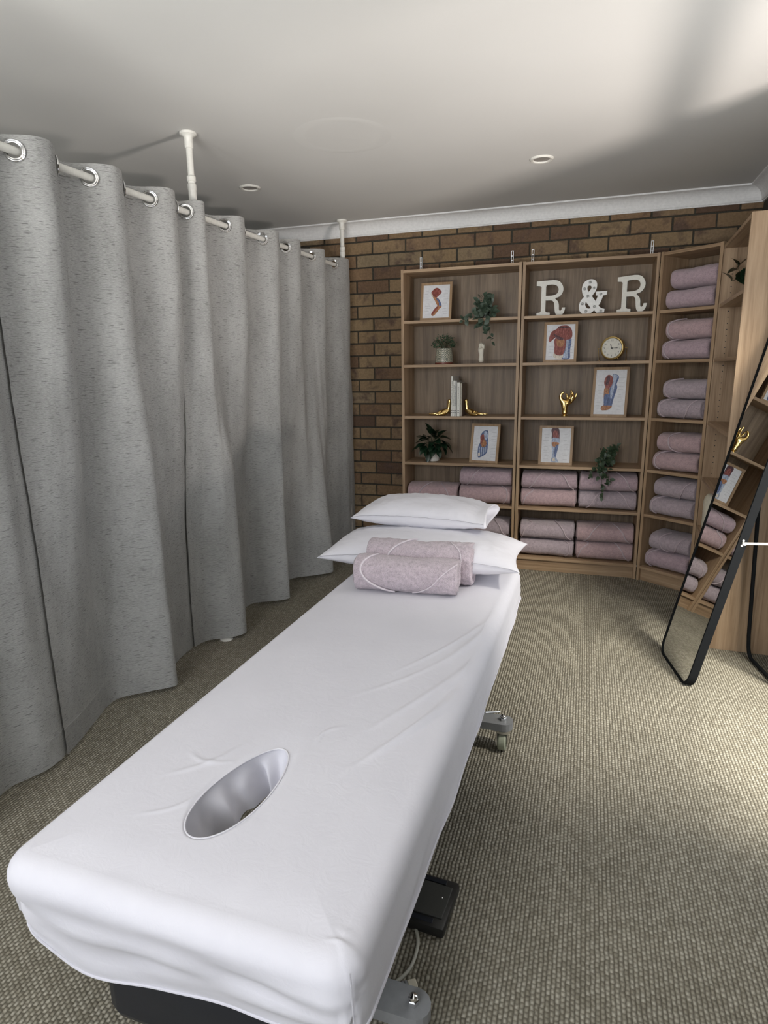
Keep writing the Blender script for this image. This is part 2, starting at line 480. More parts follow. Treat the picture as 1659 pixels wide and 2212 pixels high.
window('window_2', True, -0.9, 2.05, 0.65, 2.15, YF - 0.055, [0.08, 1.06])
# cove cornices
def cove(name, axis):
    prof = [(0.0, 0.078), (0.0, 0.090), (0.012, 0.090)]   # (down from ceiling reversed below)
    pr = [(0.092, 0.0), (0.092, 0.008), (0.084, 0.010)]
    for i in range(9):
        a = i / 8 * PI / 2
        pr.append((0.084 - 0.066 * math.sin(a), 0.010 + 0.066 * (1 - math.cos(a))))
    pr += [(0.016, 0.082), (0.010, 0.082), (0.010, 0.090), (0.0, 0.090), (0.0, 0.0)]
    mb = MB(); n = len(pr)
    L0, L1 = (XL, XR) if axis == 'x' else (YF, YB)
    vs = []
    for L in (L0, L1):
        for d, z in pr:
            if axis == 'x':
                vs.append(((L if L == L0 else L - d), YB + 0.002 - d, ZC - z))
            else:
                vs.append((XR - d, (L if L == L0 else L - d), ZC - z))
    fs = [(i, (i + 1) % n, n + (i + 1) % n, n + i) for i in range(n)] + [tuple(range(n)), tuple(range(n, 2 * n))]
    mb.add(vs, fs)
    struct(obj(name, mb, M['cornice']))
cove('trim_1', 'x'); cove('trim_2', 'y')

# recessed downlights
for i, (x, y, lb) in enumerate([(-0.676, -0.75, 'round recessed downlight in the ceiling above the grey curtain'),
                                (0.941, -0.661, 'round recessed downlight in the ceiling above the middle bookcase')]):
    d = thing('downlight', lb, 'downlight', (x, y, ZC), 0, 'recessed ceiling downlights')
    mb = MB(); mb.lathe([(0.040, -0.001), (0.044, -0.007), (0.053, -0.008), (0.060, -0.002), (0.060, 0.0), (0.040, 0.0)], 40, cap=False)
    obj('trim_ring', mb, M['white_metal'], d, True)
    mb = MB(); mb.lathe([(0.001, -0.0022), (0.041, -0.0022)], 40, cap=False); obj('lens', mb, M['glass_dark'], d)
# plaster patch where an old fitting was
mb = MB()
prof = [(0.17 + 0.05 * i / 8, -0.0006 * math.sin(PI * i / 8)) for i in range(9)]
mb.lathe(prof, 64, cap=False)
pz = obj('ceiling_patch', mb, M['ceiling'], None, True, loc=(0.108, -1.293, ZC)); tag(pz, 'faint round plastered-over patch in the white ceiling', 'patch')

# ================================================================== BOOKCASES
SH = [1.6924, 1.4036, 1.056, 0.7336, 0.4478, 0.0983]
TH = 0.018
def bookcase(label, loc, rotz, W, H=2.02, D=0.28, brackets=(), pins=False):
    r = thing('bookcase', label, 'bookcase', loc, rotz, 'oak bookcases round the corner of the room')
    e = 0.0008
    for x in (0, W - TH):
        box('side_panel', x, x + TH, 0, D, 0, H, M['oak_z'], r, e)
    box('top_panel', TH, W - TH, 0.001, D, H - TH - 0.003, H - 0.003, M['oak_x'], r, e)
    for z in SH:
        box('shelf', TH, W - TH, 0.002, D - 0.012, z - TH, z, M['oak_x'], r, e)
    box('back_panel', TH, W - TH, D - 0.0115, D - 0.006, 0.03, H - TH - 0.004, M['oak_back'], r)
    box('kickboard', TH, W - TH, 0.018, 0.034, 0, SH[5] - TH, M['oak_x'], r, e)
    for x in brackets:
        mb = MB()
        y = D - 0.012
        mb.box(x - 0.008, x - 0.0045, y, y + 0.002, H - 0.003, H + 0.115); mb.box(x + 0.0045, x + 0.008, y, y + 0.002, H - 0.003, H + 0.115)
        for zz in (H + 0.002, H + 0.052, H + 0.080, H + 0.111): mb.box(x - 0.005, x + 0.005, y, y + 0.002, zz, zz + 0.004)
        mb.box(x - 0.008, x + 0.008, y - 0.03, y, H - 0.0029, H - 0.001)
        b_ = obj('wall_bracket', mb, M['steel'], r)
    if pins:
        mb = MB()
        for yy in (0.05, 0.23):
            z = 0.15
            while z < 1.9:
                mb.add([(TH + 0.0004, yy + 0.003 * math.cos(a), z + 0.003 * math.sin(a)) for a in [i * PI / 4 for i in range(8)]], [tuple(range(8))]); z += 0.032
        p_ = obj('pin_hole', mb, M['black_plastic'], r); p_['kind'] = 'stuff'
    return r
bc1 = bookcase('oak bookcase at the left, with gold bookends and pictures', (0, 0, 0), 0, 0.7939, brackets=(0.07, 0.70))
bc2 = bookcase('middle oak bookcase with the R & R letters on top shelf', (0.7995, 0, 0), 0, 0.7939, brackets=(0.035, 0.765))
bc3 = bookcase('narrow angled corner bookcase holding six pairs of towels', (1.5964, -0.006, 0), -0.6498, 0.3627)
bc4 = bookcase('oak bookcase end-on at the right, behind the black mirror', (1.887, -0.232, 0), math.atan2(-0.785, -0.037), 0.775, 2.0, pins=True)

# ================================================================== TOWELS
def towel_mesh(W, D, H, mat, seed, nu=56, nv=40, amp=0.0025, e=2.7):
    """rolled bath towel lying along x, base z=0, centre y=0"""
    mb = MB(); rr = random.Random(seed)
    R0 = 0.030
    caps = 9
    us = []
    for i in range(caps): us.append((i / caps, 0, 0))
    for i in range(nu + 1): us.append((1.0, i / nu, 1))
    for i in range(caps): us.append(((caps - 1 - i) / caps, 1.0, 2))
    ph = rr.uniform(0, 9)
    for (s_, t_, reg) in us:
        for j in range(nv):
            a = 2 * PI * j / nv
            ca, sa = math.cos(a), math.sin(a)
            cy = math.copysign(abs(ca) ** (2 / e), ca); cz = math.copysign(abs(sa) ** (2 / e), sa)
            if reg == 1:
                x = -W / 2 + R0 * 0.5 + t_ * (W - R0)
                dx = min(x + W / 2, W / 2 - x)
                k = 1.0 if dx > R0 else 0.90 + 0.10 * math.sqrt(max(0, 1 - (1 - dx / R0) ** 2))
            else:
                k = 0.90 * s_ ** 0.8
                sgn = -1 if reg == 0 else 1
                rip = 0.007 * math.sin(s_ * 17 + a + ph) - 0.012 * (1 - s_) ** 1.5 + 0.012 * (s_ ** 4 - 1) * 0
                x = sgn * (W / 2 - R0 * 0.25 * 0 - 0.012 + rip - 0.010 * s_ ** 6 * 0)
            y = cy * D / 2 * k; z = H / 2 + cz * H / 2 * k
            n_ = nz(x * 9 + seed, y * 9, z * 9) * 0.006 + nz(x * 45 + seed, y * 45, z * 45) * amp + nz(x * 160, y * 160 + seed, z * 160) * amp * 0.7
            d = Vector((0, y, (z - H / 2))); d = d.normalized() if d.length > 1e-6 else Vector((0, 0, 1))
            y += d.y * n_; z += d.z * n_
            mb.v.append((x + n_ * 0.4, y, max(z, 0.0)))
    N = len(us)
    for i in range(N - 1):
        for j in range(nv):
            mb.f.append((i * nv + j, i * nv + (j + 1) % nv, (i + 1) * nv + (j + 1) % nv, (i + 1) * nv + j))
    mb.f.append(tuple(range(nv))); mb.f.append(tuple((N - 1) * nv + j for j in range(nv)))
    return mesh('towel', mb, mat, True, 180)
def hem_mesh(W, D, H, pts, mat, r=0.0042, e=2.7, off=0.003):
    """tape following the towel surface; pts = (x, angle in degrees from the front, + is up)"""
    mb = MB(); P = []
    for x, an in catmull([(a, b, 0) for a, b in pts], 8, False) and [(q.x, q.y) for q in catmull([(a, b, 0) for a, b in pts], 8, False)]:
        a = math.radians(180 - an)
        ca, sa = math.cos(a), math.sin(a)
        y = math.copysign(abs(ca) ** (2 / e), ca) * (D / 2 + off); z = H / 2 + math.copysign(abs(sa) ** (2 / e), sa) * (H / 2 + off)
        P.append((x, y, max(0.002, z)))
    mb.tube(P, r, 6)
    return mesh('hem', mb, mat, True)
TW = []
for k, mt in enumerate(('terry0', 'terry1', 'terry2', 'terry0')):
    TW.append(towel_mesh(0.382, 0.235, 0.118, M[mt], k * 3.7))
TWN = [towel_mesh(0.300, 0.225, 0.116, M[mt], 20 + k * 2.3, 44, 36) for k, mt in enumerate(('terry0', 'terry1', 'terry2'))]
HM = [hem_mesh(0.382, 0.235, 0.118, p, M['hem']) for p in (
    [(-0.02, 88), (-0.05, 50), (-0.09, 0), (-0.13, -50)], [(0.05, 85), (0.09, 40), (0.12, 0), (0.16, -50)],
    [(0.10, 80), (0.145, 40), (0.155, 0), (0.13, -45)], [(-0.14, 80), (-0.10, 50), (-0.15, 0), (-0.165, -45)])]
HMN = [hem_mesh(0.300, 0.225, 0.116, p, M['hem']) for p in (
    [(-0.06, 85), (-0.105, 45), (-0.12, 0), (-0.10, -50)], [(-0.03, 80), (-0.06, 30), (-0.04, -30), (0.0, -70)], [(0.09, 60), (0.06, 0), (0.02, -60)])]
TG = 'rolled mauve towels on the bookcase shelves'
def put_towel(bc, x, y, z, var, label, narrow=False, sx=1.0, sz=1.0, hems=(0, 1), rz=0.0):
    mw = bc.matrix_basis if False else Matrix.Translation(bc.location) @ bc.rotation_euler.to_matrix().to_4x4()
    p = mw @ Vector((x, y, z))
    me = (TWN if narrow else TW)[var]
    o_ = link('towel', me, None, p, (0, 0, bc.rotation_euler.z + rz), (sx, 1, sz))
    tag(o_, label, 'towel', TG)
    for h_ in hems:
        link('hem', (HMN if narrow else HM)[h_], o_)
    return o_
YT = 0.138
# left bookcase
put_towel(bc1, 0.208, YT, SH[4], 1, 'pink towel roll alone on its spot, left bookcase, behind the pillows', hems=(0, 1), sz=1.04)
put_towel(bc1, 0.585, YT, SH[4], 1, 'lower of two pink towel rolls, left bookcase shelf above pillows', hems=(2,), sz=1.06)
put_towel(bc1, 0.588, YT, SH[4] + 0.126, 0, 'upper of two mauve towel rolls, left bookcase shelf above pillows', hems=(0,), sz=1.0)
put_towel(bc1, 0.585, YT, SH[5], 2, 'lower towel roll at bottom of left bookcase, hidden by pillow corner', hems=(0,))
put_towel(bc1, 0.585, YT, SH[5] + 0.119, 2, 'upper towel roll at bottom of left bookcase, just behind pillow', hems=(1,))
# middle bookcase
put_towel(bc2, 0.212, YT, SH[4], 1, 'lower left pink towel roll on fifth shelf of middle bookcase', hems=(3,), sz=1.02)
put_towel(bc2, 0.214, YT, SH[4] + 0.121, 0, 'upper left mauve towel roll on fifth shelf of middle bookcase', hems=(0, 1), sz=0.95)
put_towel(bc2, 0.590, YT, SH[4], 2, 'lower right grey-mauve towel roll under the trailing plant tip', hems=(0, 1), sz=1.0)
put_towel(bc2, 0.590, YT, SH[4] + 0.119, 0, 'upper right mauve towel roll crossed by the trailing plant', hems=(1,), sz=1.0)
put_towel(bc2, 0.212, YT, SH[5], 2, 'lower left grey towel roll on bottom shelf of middle bookcase', hems=(2,), sz=1.0)
put_towel(bc2, 0.212, YT, SH[5] + 0.119, 2, 'upper left grey-mauve towel roll on bottom shelf of middle bookcase', hems=(3, 1), sz=1.0)
put_towel(bc2, 0.588, YT, SH[5], 1, 'lower right pink towel roll on bottom shelf of middle bookcase', hems=(3, 1), sz=1.02)
put_towel(bc2, 0.588, YT, SH[5] + 0.121, 1, 'upper right pink towel roll on bottom shelf of middle bookcase', hems=(0, 1), sz=1.0)
# corner bookcase, two on each of the six shelves
lvl = ('top', 'second', 'third', 'fourth', 'fifth', 'bottom')
vv = [(0, 0), (0, 1), (2, 2), (1, 1), (2, 2), (0, 2)]
hh = [((), ()), ((0,), (0,)), ((0, 2), (0,)), ((0,), (1,)), ((0,), (2,)), ((0,), (1, 2))]
off = [(0.166, 0.187), (0.166, 0.184), (0.166, 0.196), (0.166, 0.186), (0.168, 0.190), (0.166, 0.187)]
for i in range(6):
    put_towel(bc3, off[i][0] + 0.012, 0.125, SH[i], vv[i][0], 'lower towel roll on the %s shelf of the narrow corner bookcase' % lvl[i], True, hems=hh[i][0], sz=1.0)
    put_towel(bc3, off[i][1], 0.135, SH[i] + 0.117, vv[i][1], 'upper towel roll on the %s shelf of the narrow corner bookcase' % lvl[i], True, hems=hh[i][1], sx=0.97, sz=1.0)

# ================================================================== PICTURES
def picture(label, x0, x1, z, hgt, ybase, lean, art, rz=0.0, fr=0.0165):
    """framed print leaning back against the shelf; art = list of (ink, outline in 0..1 paper coordinates)"""
    W = x1 - x0
    r = thing('picture', label, 'picture', ((x0 + x1) / 2, ybase, z), 0, 'framed anatomy prints on the bookcases', rot=(-lean, 0, rz))
    mb = MB(); b = 0.0012; d = 0.016
    mb.box(-W / 2, W / 2, 0, d, 0, fr, b); mb.box(-W / 2, W / 2, 0, d, hgt - fr, hgt, b)
    mb.box(-W / 2, -W / 2 + fr, 0, d, fr, hgt - fr, b); mb.box(W / 2 - fr, W / 2, 0, d, fr, hgt - fr, b)
    obj('frame', mb, M['frame_wood'], r)
    px0, pz0, pw, ph = -W / 2 + fr * 0.8, fr * 0.8, W - fr * 1.6, hgt - fr * 1.6
    paper = box('print', px0, px0 + pw, 0.006, 0.009, pz0, pz0 + ph, M['paper'], r)
    for li, (ink, poly) in enumerate(art):
        mbk = MB()
        pts = catmull([(a, b_, 0) for a, b_ in poly], 5)
        yy = 0.0058 - 0.00025 * (li + 1)
        vs = [(px0 + q.x * pw, yy, pz0 + q.y * ph) for q in pts]
        c = (sum(q[0] for q in vs) / len(vs), yy, sum(q[2] for q in vs) / len(vs))
        mbk.v = vs + [c]
        mbk.f = [(i, (i + 1) % len(vs), len(vs)) for i in range(len(vs))]
        obj('illustration', mbk, M['print_' + ink], paper)
    rr = random.Random(label)
    mb = MB()
    for i in range(9):
        for sd in (0, 1):
            zz = pz0 + ph * (0.12 + 0.085 * i + rr.uniform(-.02, .02)); l_ = pw * rr.uniform(0.10, 0.22)
            xx = px0 + (0.06 + rr.uniform(0, .08)) * pw if sd == 0 else px0 + pw * (0.72 + rr.uniform(0, .05))
            mb.box(xx, xx + l_, 0.0055, 0.0058, zz, zz + 0.0011)
    obj('caption_line', mb, M['ink'], paper)['kind'] = 'stuff'
    return r
def art(paper, items):
    x0, y0, x1, y1 = paper
    return [(ink, [((x - x0) / (x1 - x0), (y1 - y) / (y1 - y0)) for x, y in poly]) for ink, poly in items]
A_knee = art((372, 515, 708, 925), [
    ('red', [(478, 600), (540, 553), (602, 605), (565, 652), (530, 678), (500, 668), (474, 640)]),
    ('bone', [(480, 612), (500, 668), (545, 690), (530, 700), (490, 668), (472, 632)]),
    ('orange', [(500, 665), (545, 672), (578, 700), (609, 775), (585, 803), (552, 765), (525, 712)]),
    ('blue', [(540, 680), (578, 702), (609, 775), (580, 790), (575, 740), (550, 705)]),
    ('orange', [(606, 775), (590, 803), (520, 888), (486, 880), (500, 840), (552, 780)]),
    ('red', [(552, 780), (500, 842), (487, 876), (505, 870), (560, 800)])])
A_torso = art((327, 908, 645, 1290), [
    ('blue', [(530, 1072), (602, 1060), (595, 1190), (592, 1275), (503, 1275), (528, 1215)]),
    ('paleblue', [(545, 1090), (575, 1080), (570, 1190), (575, 1265), (515, 1262), (540, 1200)]),
    ('bone', [(425, 1210), (520, 1225), (505, 1275), (425, 1262)]),
    ('red', [(428, 1060), (545, 1060), (522, 1228), (432, 1222), (425, 1140)]),
    ('orange', [(455, 1055), (520, 1065), (530, 1120), (500, 1150), (450, 1130)]),
    ('red', [(468, 932), (560, 930), (606, 985), (602, 1062), (520, 1075), (430, 1045), (412, 1050), (372, 1098), (360, 1062), (385, 992), (440, 960)]),
    ('darkred', [(410, 1010), (470, 1040), (520, 1060), (500, 1082), (445, 1062)]),
    ('darkred', [(470, 940), (560, 938), (570, 952), (465, 955)])])
A_leg = art((900, 1405, 1240, 1885), [
    ('orange', [(1008, 1600), (1062, 1595), (1062, 1700), (1050, 1785), (1030, 1832), (990, 1832), (1010, 1780), (1003, 1680)]),
    ('blue', [(1010, 1680), (1060, 1670), (1060, 1730), (1046, 1790), (1015, 1790)]),
    ('blue', [(1088, 1455), (1140, 1468), (1152, 1500), (1132, 1560), (1142, 1600), (1112, 1720), (1098, 1790), (1062, 1832), (1046, 1805), (1058, 1680), (1064, 1600), (1090, 1530)]),
    ('paleblue', [(1090, 1460), (1135, 1475), (1120, 1540), (1105, 1640), (1085, 1720), (1070, 1640), (1090, 1540)]),
    ('red', [(1045, 1462), (1090, 1498), (1078, 1580), (1032, 1608), (998, 1552), (1010, 1490)]),
    ('darkred', [(1030, 1480), (1060, 1490), (1040, 1570), (1015, 1560)]),
    ('orange', [(995, 1790), (1100, 1790), (1060, 1832), (990, 1832)])])
A_shin = art((295, 220, 612, 598), [
    ('darkred', [(403, 232), (476, 230), (488, 330), (480, 350), (412, 348), (405, 290)]),
    ('red', [(420, 260), (465, 260), (475, 330), (425, 330)]),
    ('paleblue', [(410, 335), (488, 338), (489, 385), (470, 480), (456, 540), (420, 542), (414, 460)]),
    ('orange', [(411, 376), (487, 380), (470, 412), (425, 422)]),
    ('blue', [(450, 420), (480, 405), (468, 480), (452, 545), (438, 520)]),
    ('paleblue', [(418, 535), (456, 535), (484, 575), (470, 590), (414, 586)]),
    ('bone', [(425, 545), (445, 545), (455, 575), (428, 575)])])
A_foot = art((1010, 232, 1312, 640), [
    ('blue', [(1128, 300), (1165, 284), (1192, 302), (1197, 400), (1200, 500), (1186, 552), (1130, 592), (1088, 592), (1083, 480), (1104, 420), (1098, 350)]),
    ('paleblue', [(1140, 305), (1165, 295), (1183, 310), (1186, 385), (1145, 380)]),
    ('red', [(1104, 350), (1140, 335), (1150, 420), (1110, 450), (1103, 400)]),
    ('orange', [(1120, 440), (1150, 385), (1180, 430), (1170, 470), (1130, 475)]),
    ('paleblue', [(1095, 490), (1105, 480), (1112, 570), (1098, 580)]), ('paleblue', [(1122, 490), (1132, 488), (1138, 565), (1126, 572)]),
    ('paleblue', [(1148, 488), (1158, 486), (1162, 550), (1152, 556)]), ('paleblue', [(1172, 482), (1182, 480), (1184, 530), (1176, 536)]),
    ('bone', [(1092, 548), (1112, 548), (1114, 582), (1094, 585)])])
picture('framed print of a bent leg, red thigh, on top shelf at left', 0.122, 0.334, SH[0], 0.256, 0.035, 0.24, A_knee, 0.05)
picture('framed print of a red and blue torso on the middle bookcase', 0.940, 1.148, SH[1], 0.256, 0.042, 0.16, A_torso)
picture('largest framed print, a whole leg, beside the gold cupped hand', 1.252, 1.470, SH[2], 0.318, 0.052, 0.20, A_leg, -0.12)
picture('framed print of a pale blue lower leg above stacked towels', 0.935, 1.155, SH[3], 0.262, 0.062, 0.15, A_shin)
picture('framed print of a foot beside the dark potted plant', 0.462, 0.666, SH[3], 0.272, 0.058, 0.22, A_foot, -0.16)

# ================================================================== LETTERS
def letter(label, cat, outlines, x0, z, S, y, depth, mat, smat, rz=0.0, group=None, bulbs=(), lean=0.0):
    """outlines in pixel units: first outer, then counters; scale S metres per unit"""
    cu = bpy.data.curves.new('letter_outline', 'CURVE'); cu.dimensions = '2D'; cu.fill_mode = 'BOTH'
    for pts in outlines:
        sp = cu.splines.new('POLY'); sp.points.add(len(pts) - 1)
        for q, (a, b) in zip(sp.points, pts): q.co = (a * S, b * S, 0, 1)
        sp.use_cyclic_u = True
    cu.extrude = depth / 2
    to = bpy.data.objects.new('tmp', cu); COL.objects.link(to)
    me = bpy.data.meshes.new_from_object(to.evaluated_get(bpy.context.evaluated_depsgraph_get()))
    bpy.data.objects.remove(to)
    me.transform(Matrix.Rotation(PI / 2, 4, 'X')); me.transform(Matrix.Translation((0, depth / 2, 0)))
    me.materials.clear(); me.materials.append(mat); me.materials.append(smat); me.name = 'letter'
    for p in me.polygons:
        p.use_smooth = False
        p.material_index = 0 if p.normal.y < -0.8 else 1
    o_ = link('letter_sign', me, None, (x0, y, z), (-lean, 0, rz)); tag(o_, label, cat, group)
    for k, (a, b) in enumerate(bulbs):
        mb = MB(); mb.sphere((0, 0, 0), 0.0050, 12, 8)
        bb = obj('bulb', mb, M['bulb'], o_, True, loc=(a * S, -0.001, b * S))
        mb = MB(); mb.tube([(0.0072 * math.cos(q * PI / 10), 0, 0.0072 * math.sin(q * PI / 10)) for q in range(20)], 0.0014, 6, True)
        obj('socket_ring', mb, M['steel'], bb, True)
    return o_
def sm(pts, per=4):
    """mixed outline: (x,y) corners kept, (x,y,1) smoothed runs"""
    out = []; n = len(pts); i = 0
    for i in range(n):
        p = pts[i]; q = pts[(i + 1) % n]
        if len(p) == 3 and len(q) == 3:
            a = pts[i - 1]; d = pts[(i + 2) % n]
            A, B, C_, D_ = [Vector(v[:2]) for v in (a if len(a) == 3 or True else p, p, q, d)]
            if len(a) == 2: A = B * 2 - C_
            if len(d) == 2: D_ = C_ * 2 - B
            for j in range(per):
                t_ = j / per
                v = 0.5 * ((2 * B) + (C_ - A) * t_ + (2 * A - 5 * B + 4 * C_ - D_) * t_ * t_ + (3 * B - A - 3 * C_ + D_) * t_ ** 3)
                out.append((v.x, v.y))
        else: out.append(tuple(p[:2]))
    return out
# slab-serif R, 100 units high
R_out = sm([(2, 0), (40, 0), (40, 10), (31, 11), (27, 14), (27, 44), (40, 44), (46, 43, 1), (50, 39, 1), (52, 32, 1), (53, 22, 1), (55, 10, 1), (59, 3, 1), (66, 0, 1), (73, 2, 1), (79, 8, 1), (82, 16, 1), (83, 23, 1), (74, 23),
            (73, 17, 1), (70, 14, 1), (67, 15, 1), (65.5, 20, 1), (65, 30, 1), (62, 40, 1), (54, 49, 1), (64, 53, 1), (72, 61, 1), (76, 73, 1), (73, 85, 1), (66, 94, 1), (57, 98.5, 1), (46, 100, 1), (0, 98), (0, 86), (10, 85), (14, 82), (14, 14), (11, 11), (2, 10)])
R_in = sm([(27, 57), (43, 57, 1), (53, 59, 1), (60, 64, 1), (62.5, 73, 1), (60, 81, 1), (53, 86.5, 1), (43, 88, 1), (30, 87), (27, 84)])
LG = 'letters of the R & R sign'
SR = 0.00218
letter('white slab-serif letter R at the left of the R & R sign', 'letter', [R_out, R_in], 0.882, SH[0], SR, 0.075, 0.022, M['letter_white'], M['letter_side'], 0.05, LG)
letter('white slab-serif letter R at the right of the R & R sign', 'letter', [R_out, R_in], 1.368, SH[0], SR * 1.0, 0.090, 0.022, M['letter_white'], M['letter_side'], -0.32, LG)
def amp(pts): return [((p[0] - 200) / 15.6, (1815 - p[1]) / 15.6) + ((1,) if len(p) == 3 else ()) for p in pts]
a_out = sm(amp([(390, 1812, 1), (260, 1690, 1), (205, 1520, 1), (215, 1360, 1), (270, 1210, 1), (410, 1040), (330, 880, 1), (300, 680, 1), (340, 480, 1), (450, 340, 1), (620, 268, 1), (780, 275, 1), (900, 340, 1), (968, 470, 1), (970, 620, 1), (930, 800, 1), (770, 1020),
                (950, 1265), (1035, 1010), (945, 1000), (950, 830), (1445, 820), (1425, 990), (1270, 1015), (1210, 1210, 1), (1150, 1350, 1), (1085, 1465), (1150, 1530, 1), (1240, 1590, 1), (1370, 1625), (1355, 1775), (1010, 1785), (905, 1665), (820, 1740, 1), (690, 1815, 1), (540, 1840, 1)]))
a_i1 = sm(amp([(600, 830), (690, 740, 1), (735, 630, 1), (700, 560, 1), (640, 540, 1), (560, 580, 1), (545, 690, 1)]))
a_i2 = sm(amp([(510, 1265), (480, 1370, 1), (520, 1490, 1), (590, 1560, 1), (670, 1582, 1), (742, 1550)]))
letter('smaller white ampersand with little bulbs between the two Rs', 'letter', [a_out, a_i1, a_i2], 1.146, SH[0] + 0.003, 0.00206, 0.060, 0.024, M['marquee_white'], M['marquee_white'], 0.0, LG,
       bulbs=[b[:2] for b in amp([(655, 395), (425, 680), (845, 665), (1160, 945), (585, 1015), (355, 1350), (910, 1495), (535, 1695), (1205, 1700)])])

# ================================================================== SKINNED SCULPTURES
def skin_mesh(name, verts, edges, radii, mat, root=0, sub=2):
    me = bpy.data.meshes.new(name); me.from_pydata(verts, edges, []); me.update()
    o_ = bpy.data.objects.new('tmp', me); COL.objects.link(o_)
    m_ = o_.modifiers.new('s', 'SKIN')
    for i, v in enumerate(me.skin_vertices[0].data):
        r_ = radii[i]; v.radius = (r_, r_) if not isinstance(r_, tuple) else r_
        v.use_root = (i == root)
    m_.use_smooth_shade = True
    s_ = o_.modifiers.new('b', 'SUBSURF'); s_.levels = sub; s_.render_levels = sub
    dg = bpy.context.evaluated_depsgraph_get()
    out = bpy.data.meshes.new_from_object(o_.evaluated_get(dg)); out.name = name
    bpy.data.objects.remove(o_)
    for p in out.polygons: p.use_smooth = True
    out.materials.clear(); out.materials.append(mat)
    return out
class Skel:
    def __init__(s): s.v = []; s.e = []; s.r = []
    def chain(s, start, pts):
        last = start
        for (p, r) in pts:
            s.v.append(p); s.r.append(r)
            i = len(s.v) - 1
            if last is not None: s.e.append((last, i))
            last = i
        return last
# gold cupped hand
k = Skel()
wr_ = k.chain(None, [((0, 0, 0.055), (0.015, 0.017)), ((0.001, 0, 0.030), (0.014, 0.017)), ((0, 0, 0.002), (0.017, 0.020))])
pm = k.chain(0, [((0.003, 0, 0.082), (0.016, 0.022))])
k.chain(pm, [((-0.018, -0.002, 0.094), 0.014), ((-0.029, -0.003, 0.112), 0.012), ((-0.031, -0.003, 0.131), 0.010), ((-0.021, -0.004, 0.147), 0.008), ((-0.006, -0.006, 0.155), 0.0055)])
p2 = k.chain(pm, [((0.026, 0.0, 0.092), (0.012, 0.020)), ((0.044, 0.002, 0.103), (0.010, 0.017))])
k.chain(p2, [((0.060, 0.006, 0.116), 0.0075), ((0.068, 0.006, 0.130), 0.0066), ((0.070, 0.004, 0.148), 0.005)])
k.chain(p2, [((0.049, -0.002, 0.124), 0.0075), ((0.047, -0.006, 0.140), 0.0066), ((0.044, -0.008, 0.158), 0.005)])
k.chain(p2 - 1, [((0.032, -0.012, 0.112), 0.0078), ((0.037, -0.016, 0.138), 0.0068), ((0.036, -0.018, 0.170), 0.005)])
k.chain(p2 - 1, [((0.018, -0.018, 0.106), 0.0075), ((0.013, -0.022, 0.122), 0.0070), ((0.010, -0.018, 0.137), 0.006), ((0.000, -0.012, 0.146), 0.005)])
sc_r = lambda r_, f: tuple(q * f for q in r_) if isinstance(r_, tuple) else r_ * f
me = skin_mesh('hand', k.v, k.e, [sc_r(r_, 1.08) for r_ in k.r], M['gold'])
o = link('hand_ornament', me, None, (1.090, 0.095, SH[2] + 0.003)); tag(o, 'polished gold cupped hand ornament standing beside the largest framed print', 'ornament')
mb = MB(); mb.lathe([(0.018, 0), (0.020, 0.001), (0.020, 0.006), (0.017, 0.008)], 24); obj('base', mb, M['gold'], o, True, loc=(0, 0, -0.003))
# white clenched hand
k = Skel()
k.chain(None, [((0, 0, 0.070), 0.0165), ((0, 0, 0.035), 0.018), ((0, 0, 0.002), (0.022, 0.022))])
pm = k.chain(0, [((0.003, 0.003, 0.095), (0.019, 0.020)), ((0.003, 0.003, 0.118), (0.017, 0.019))])
for q, (dx, zz) in enumerate([(-0.011, 0.131), (-0.002, 0.135), (0.008, 0.131), (0.016, 0.124)]):
    k.chain(pm, [((dx, -0.004, zz - 0.004), 0.0075), ((dx + 0.001, -0.017, zz - 0.008), 0.0068), ((dx + 0.003, -0.020, zz - 0.022), 0.006), ((dx + 0.003, -0.014, zz - 0.030), 0.005)])
k.chain(pm - 1, [((-0.013, -0.008, 0.094), 0.009), ((-0.010, -0.020, 0.102), 0.0075), ((0.001, -0.027, 0.106), 0.0065), ((0.010, -0.027, 0.108), 0.005)])
me = skin_mesh('hand', k.v, k.e, k.r, M['matte_white'])
o = link('hand_ornament', me, None, (0.532, 0.095, SH[1] + 0.002)); tag(o, 'matte white clenched fist ornament standing under the trailing plant', 'ornament')
# gold bookends: upright forearm, hand laid flat on the shelf
k = Skel()
k.chain(None, [((0.020, 0, 0.020), (0.014, 0.018)), ((0.008, 0, 0.042), 0.0115), ((0.003, 0, 0.078), 0.0110), ((0.0005, 0, 0.112), 0.0125)])
pm = k.chain(0, [((0.048, 0, 0.016), (0.011, 0.019)), ((0.068, 0, 0.013), (0.009, 0.019))])
for q, (dy, L) in enumerate([(-0.022, 0.128), (-0.008, 0.146), (0.007, 0.150), (0.021, 0.134)]):
    k.chain(pm, [((0.086, dy * 0.9, 0.0125), 0.0068), ((0.086 + (L - 0.086) * 0.5, dy, 0.0115), 0.006), ((L, dy * 1.05, 0.009), 0.0045)])
k.chain(pm - 1, [((0.050, -0.025, 0.013), 0.009), ((0.070, -0.040, 0.009), 0.0075), ((0.090, -0.046, 0.007), 0.0055)])
hb = skin_mesh('hand', k.v, k.e, [sc_r(r_, 1.28) for r_ in k.r], M['gold'])
o = link('bookend', hb, None, (0.438, 0.065, SH[2] + 0.003)); tag(o, 'gold hand bookend right of the books, fingers pointing right', 'bookend', 'gold hand bookends')
o = link('bookend', hb.copy(), None, (0.328, 0.055, SH[2] + 0.003)); tag(o, 'gold hand bookend left of the books, fingers pointing left', 'bookend', 'gold hand bookends')
o.data.transform(Matrix.Scale(-1, 4, (1, 0, 0))); o.data.flip_normals()

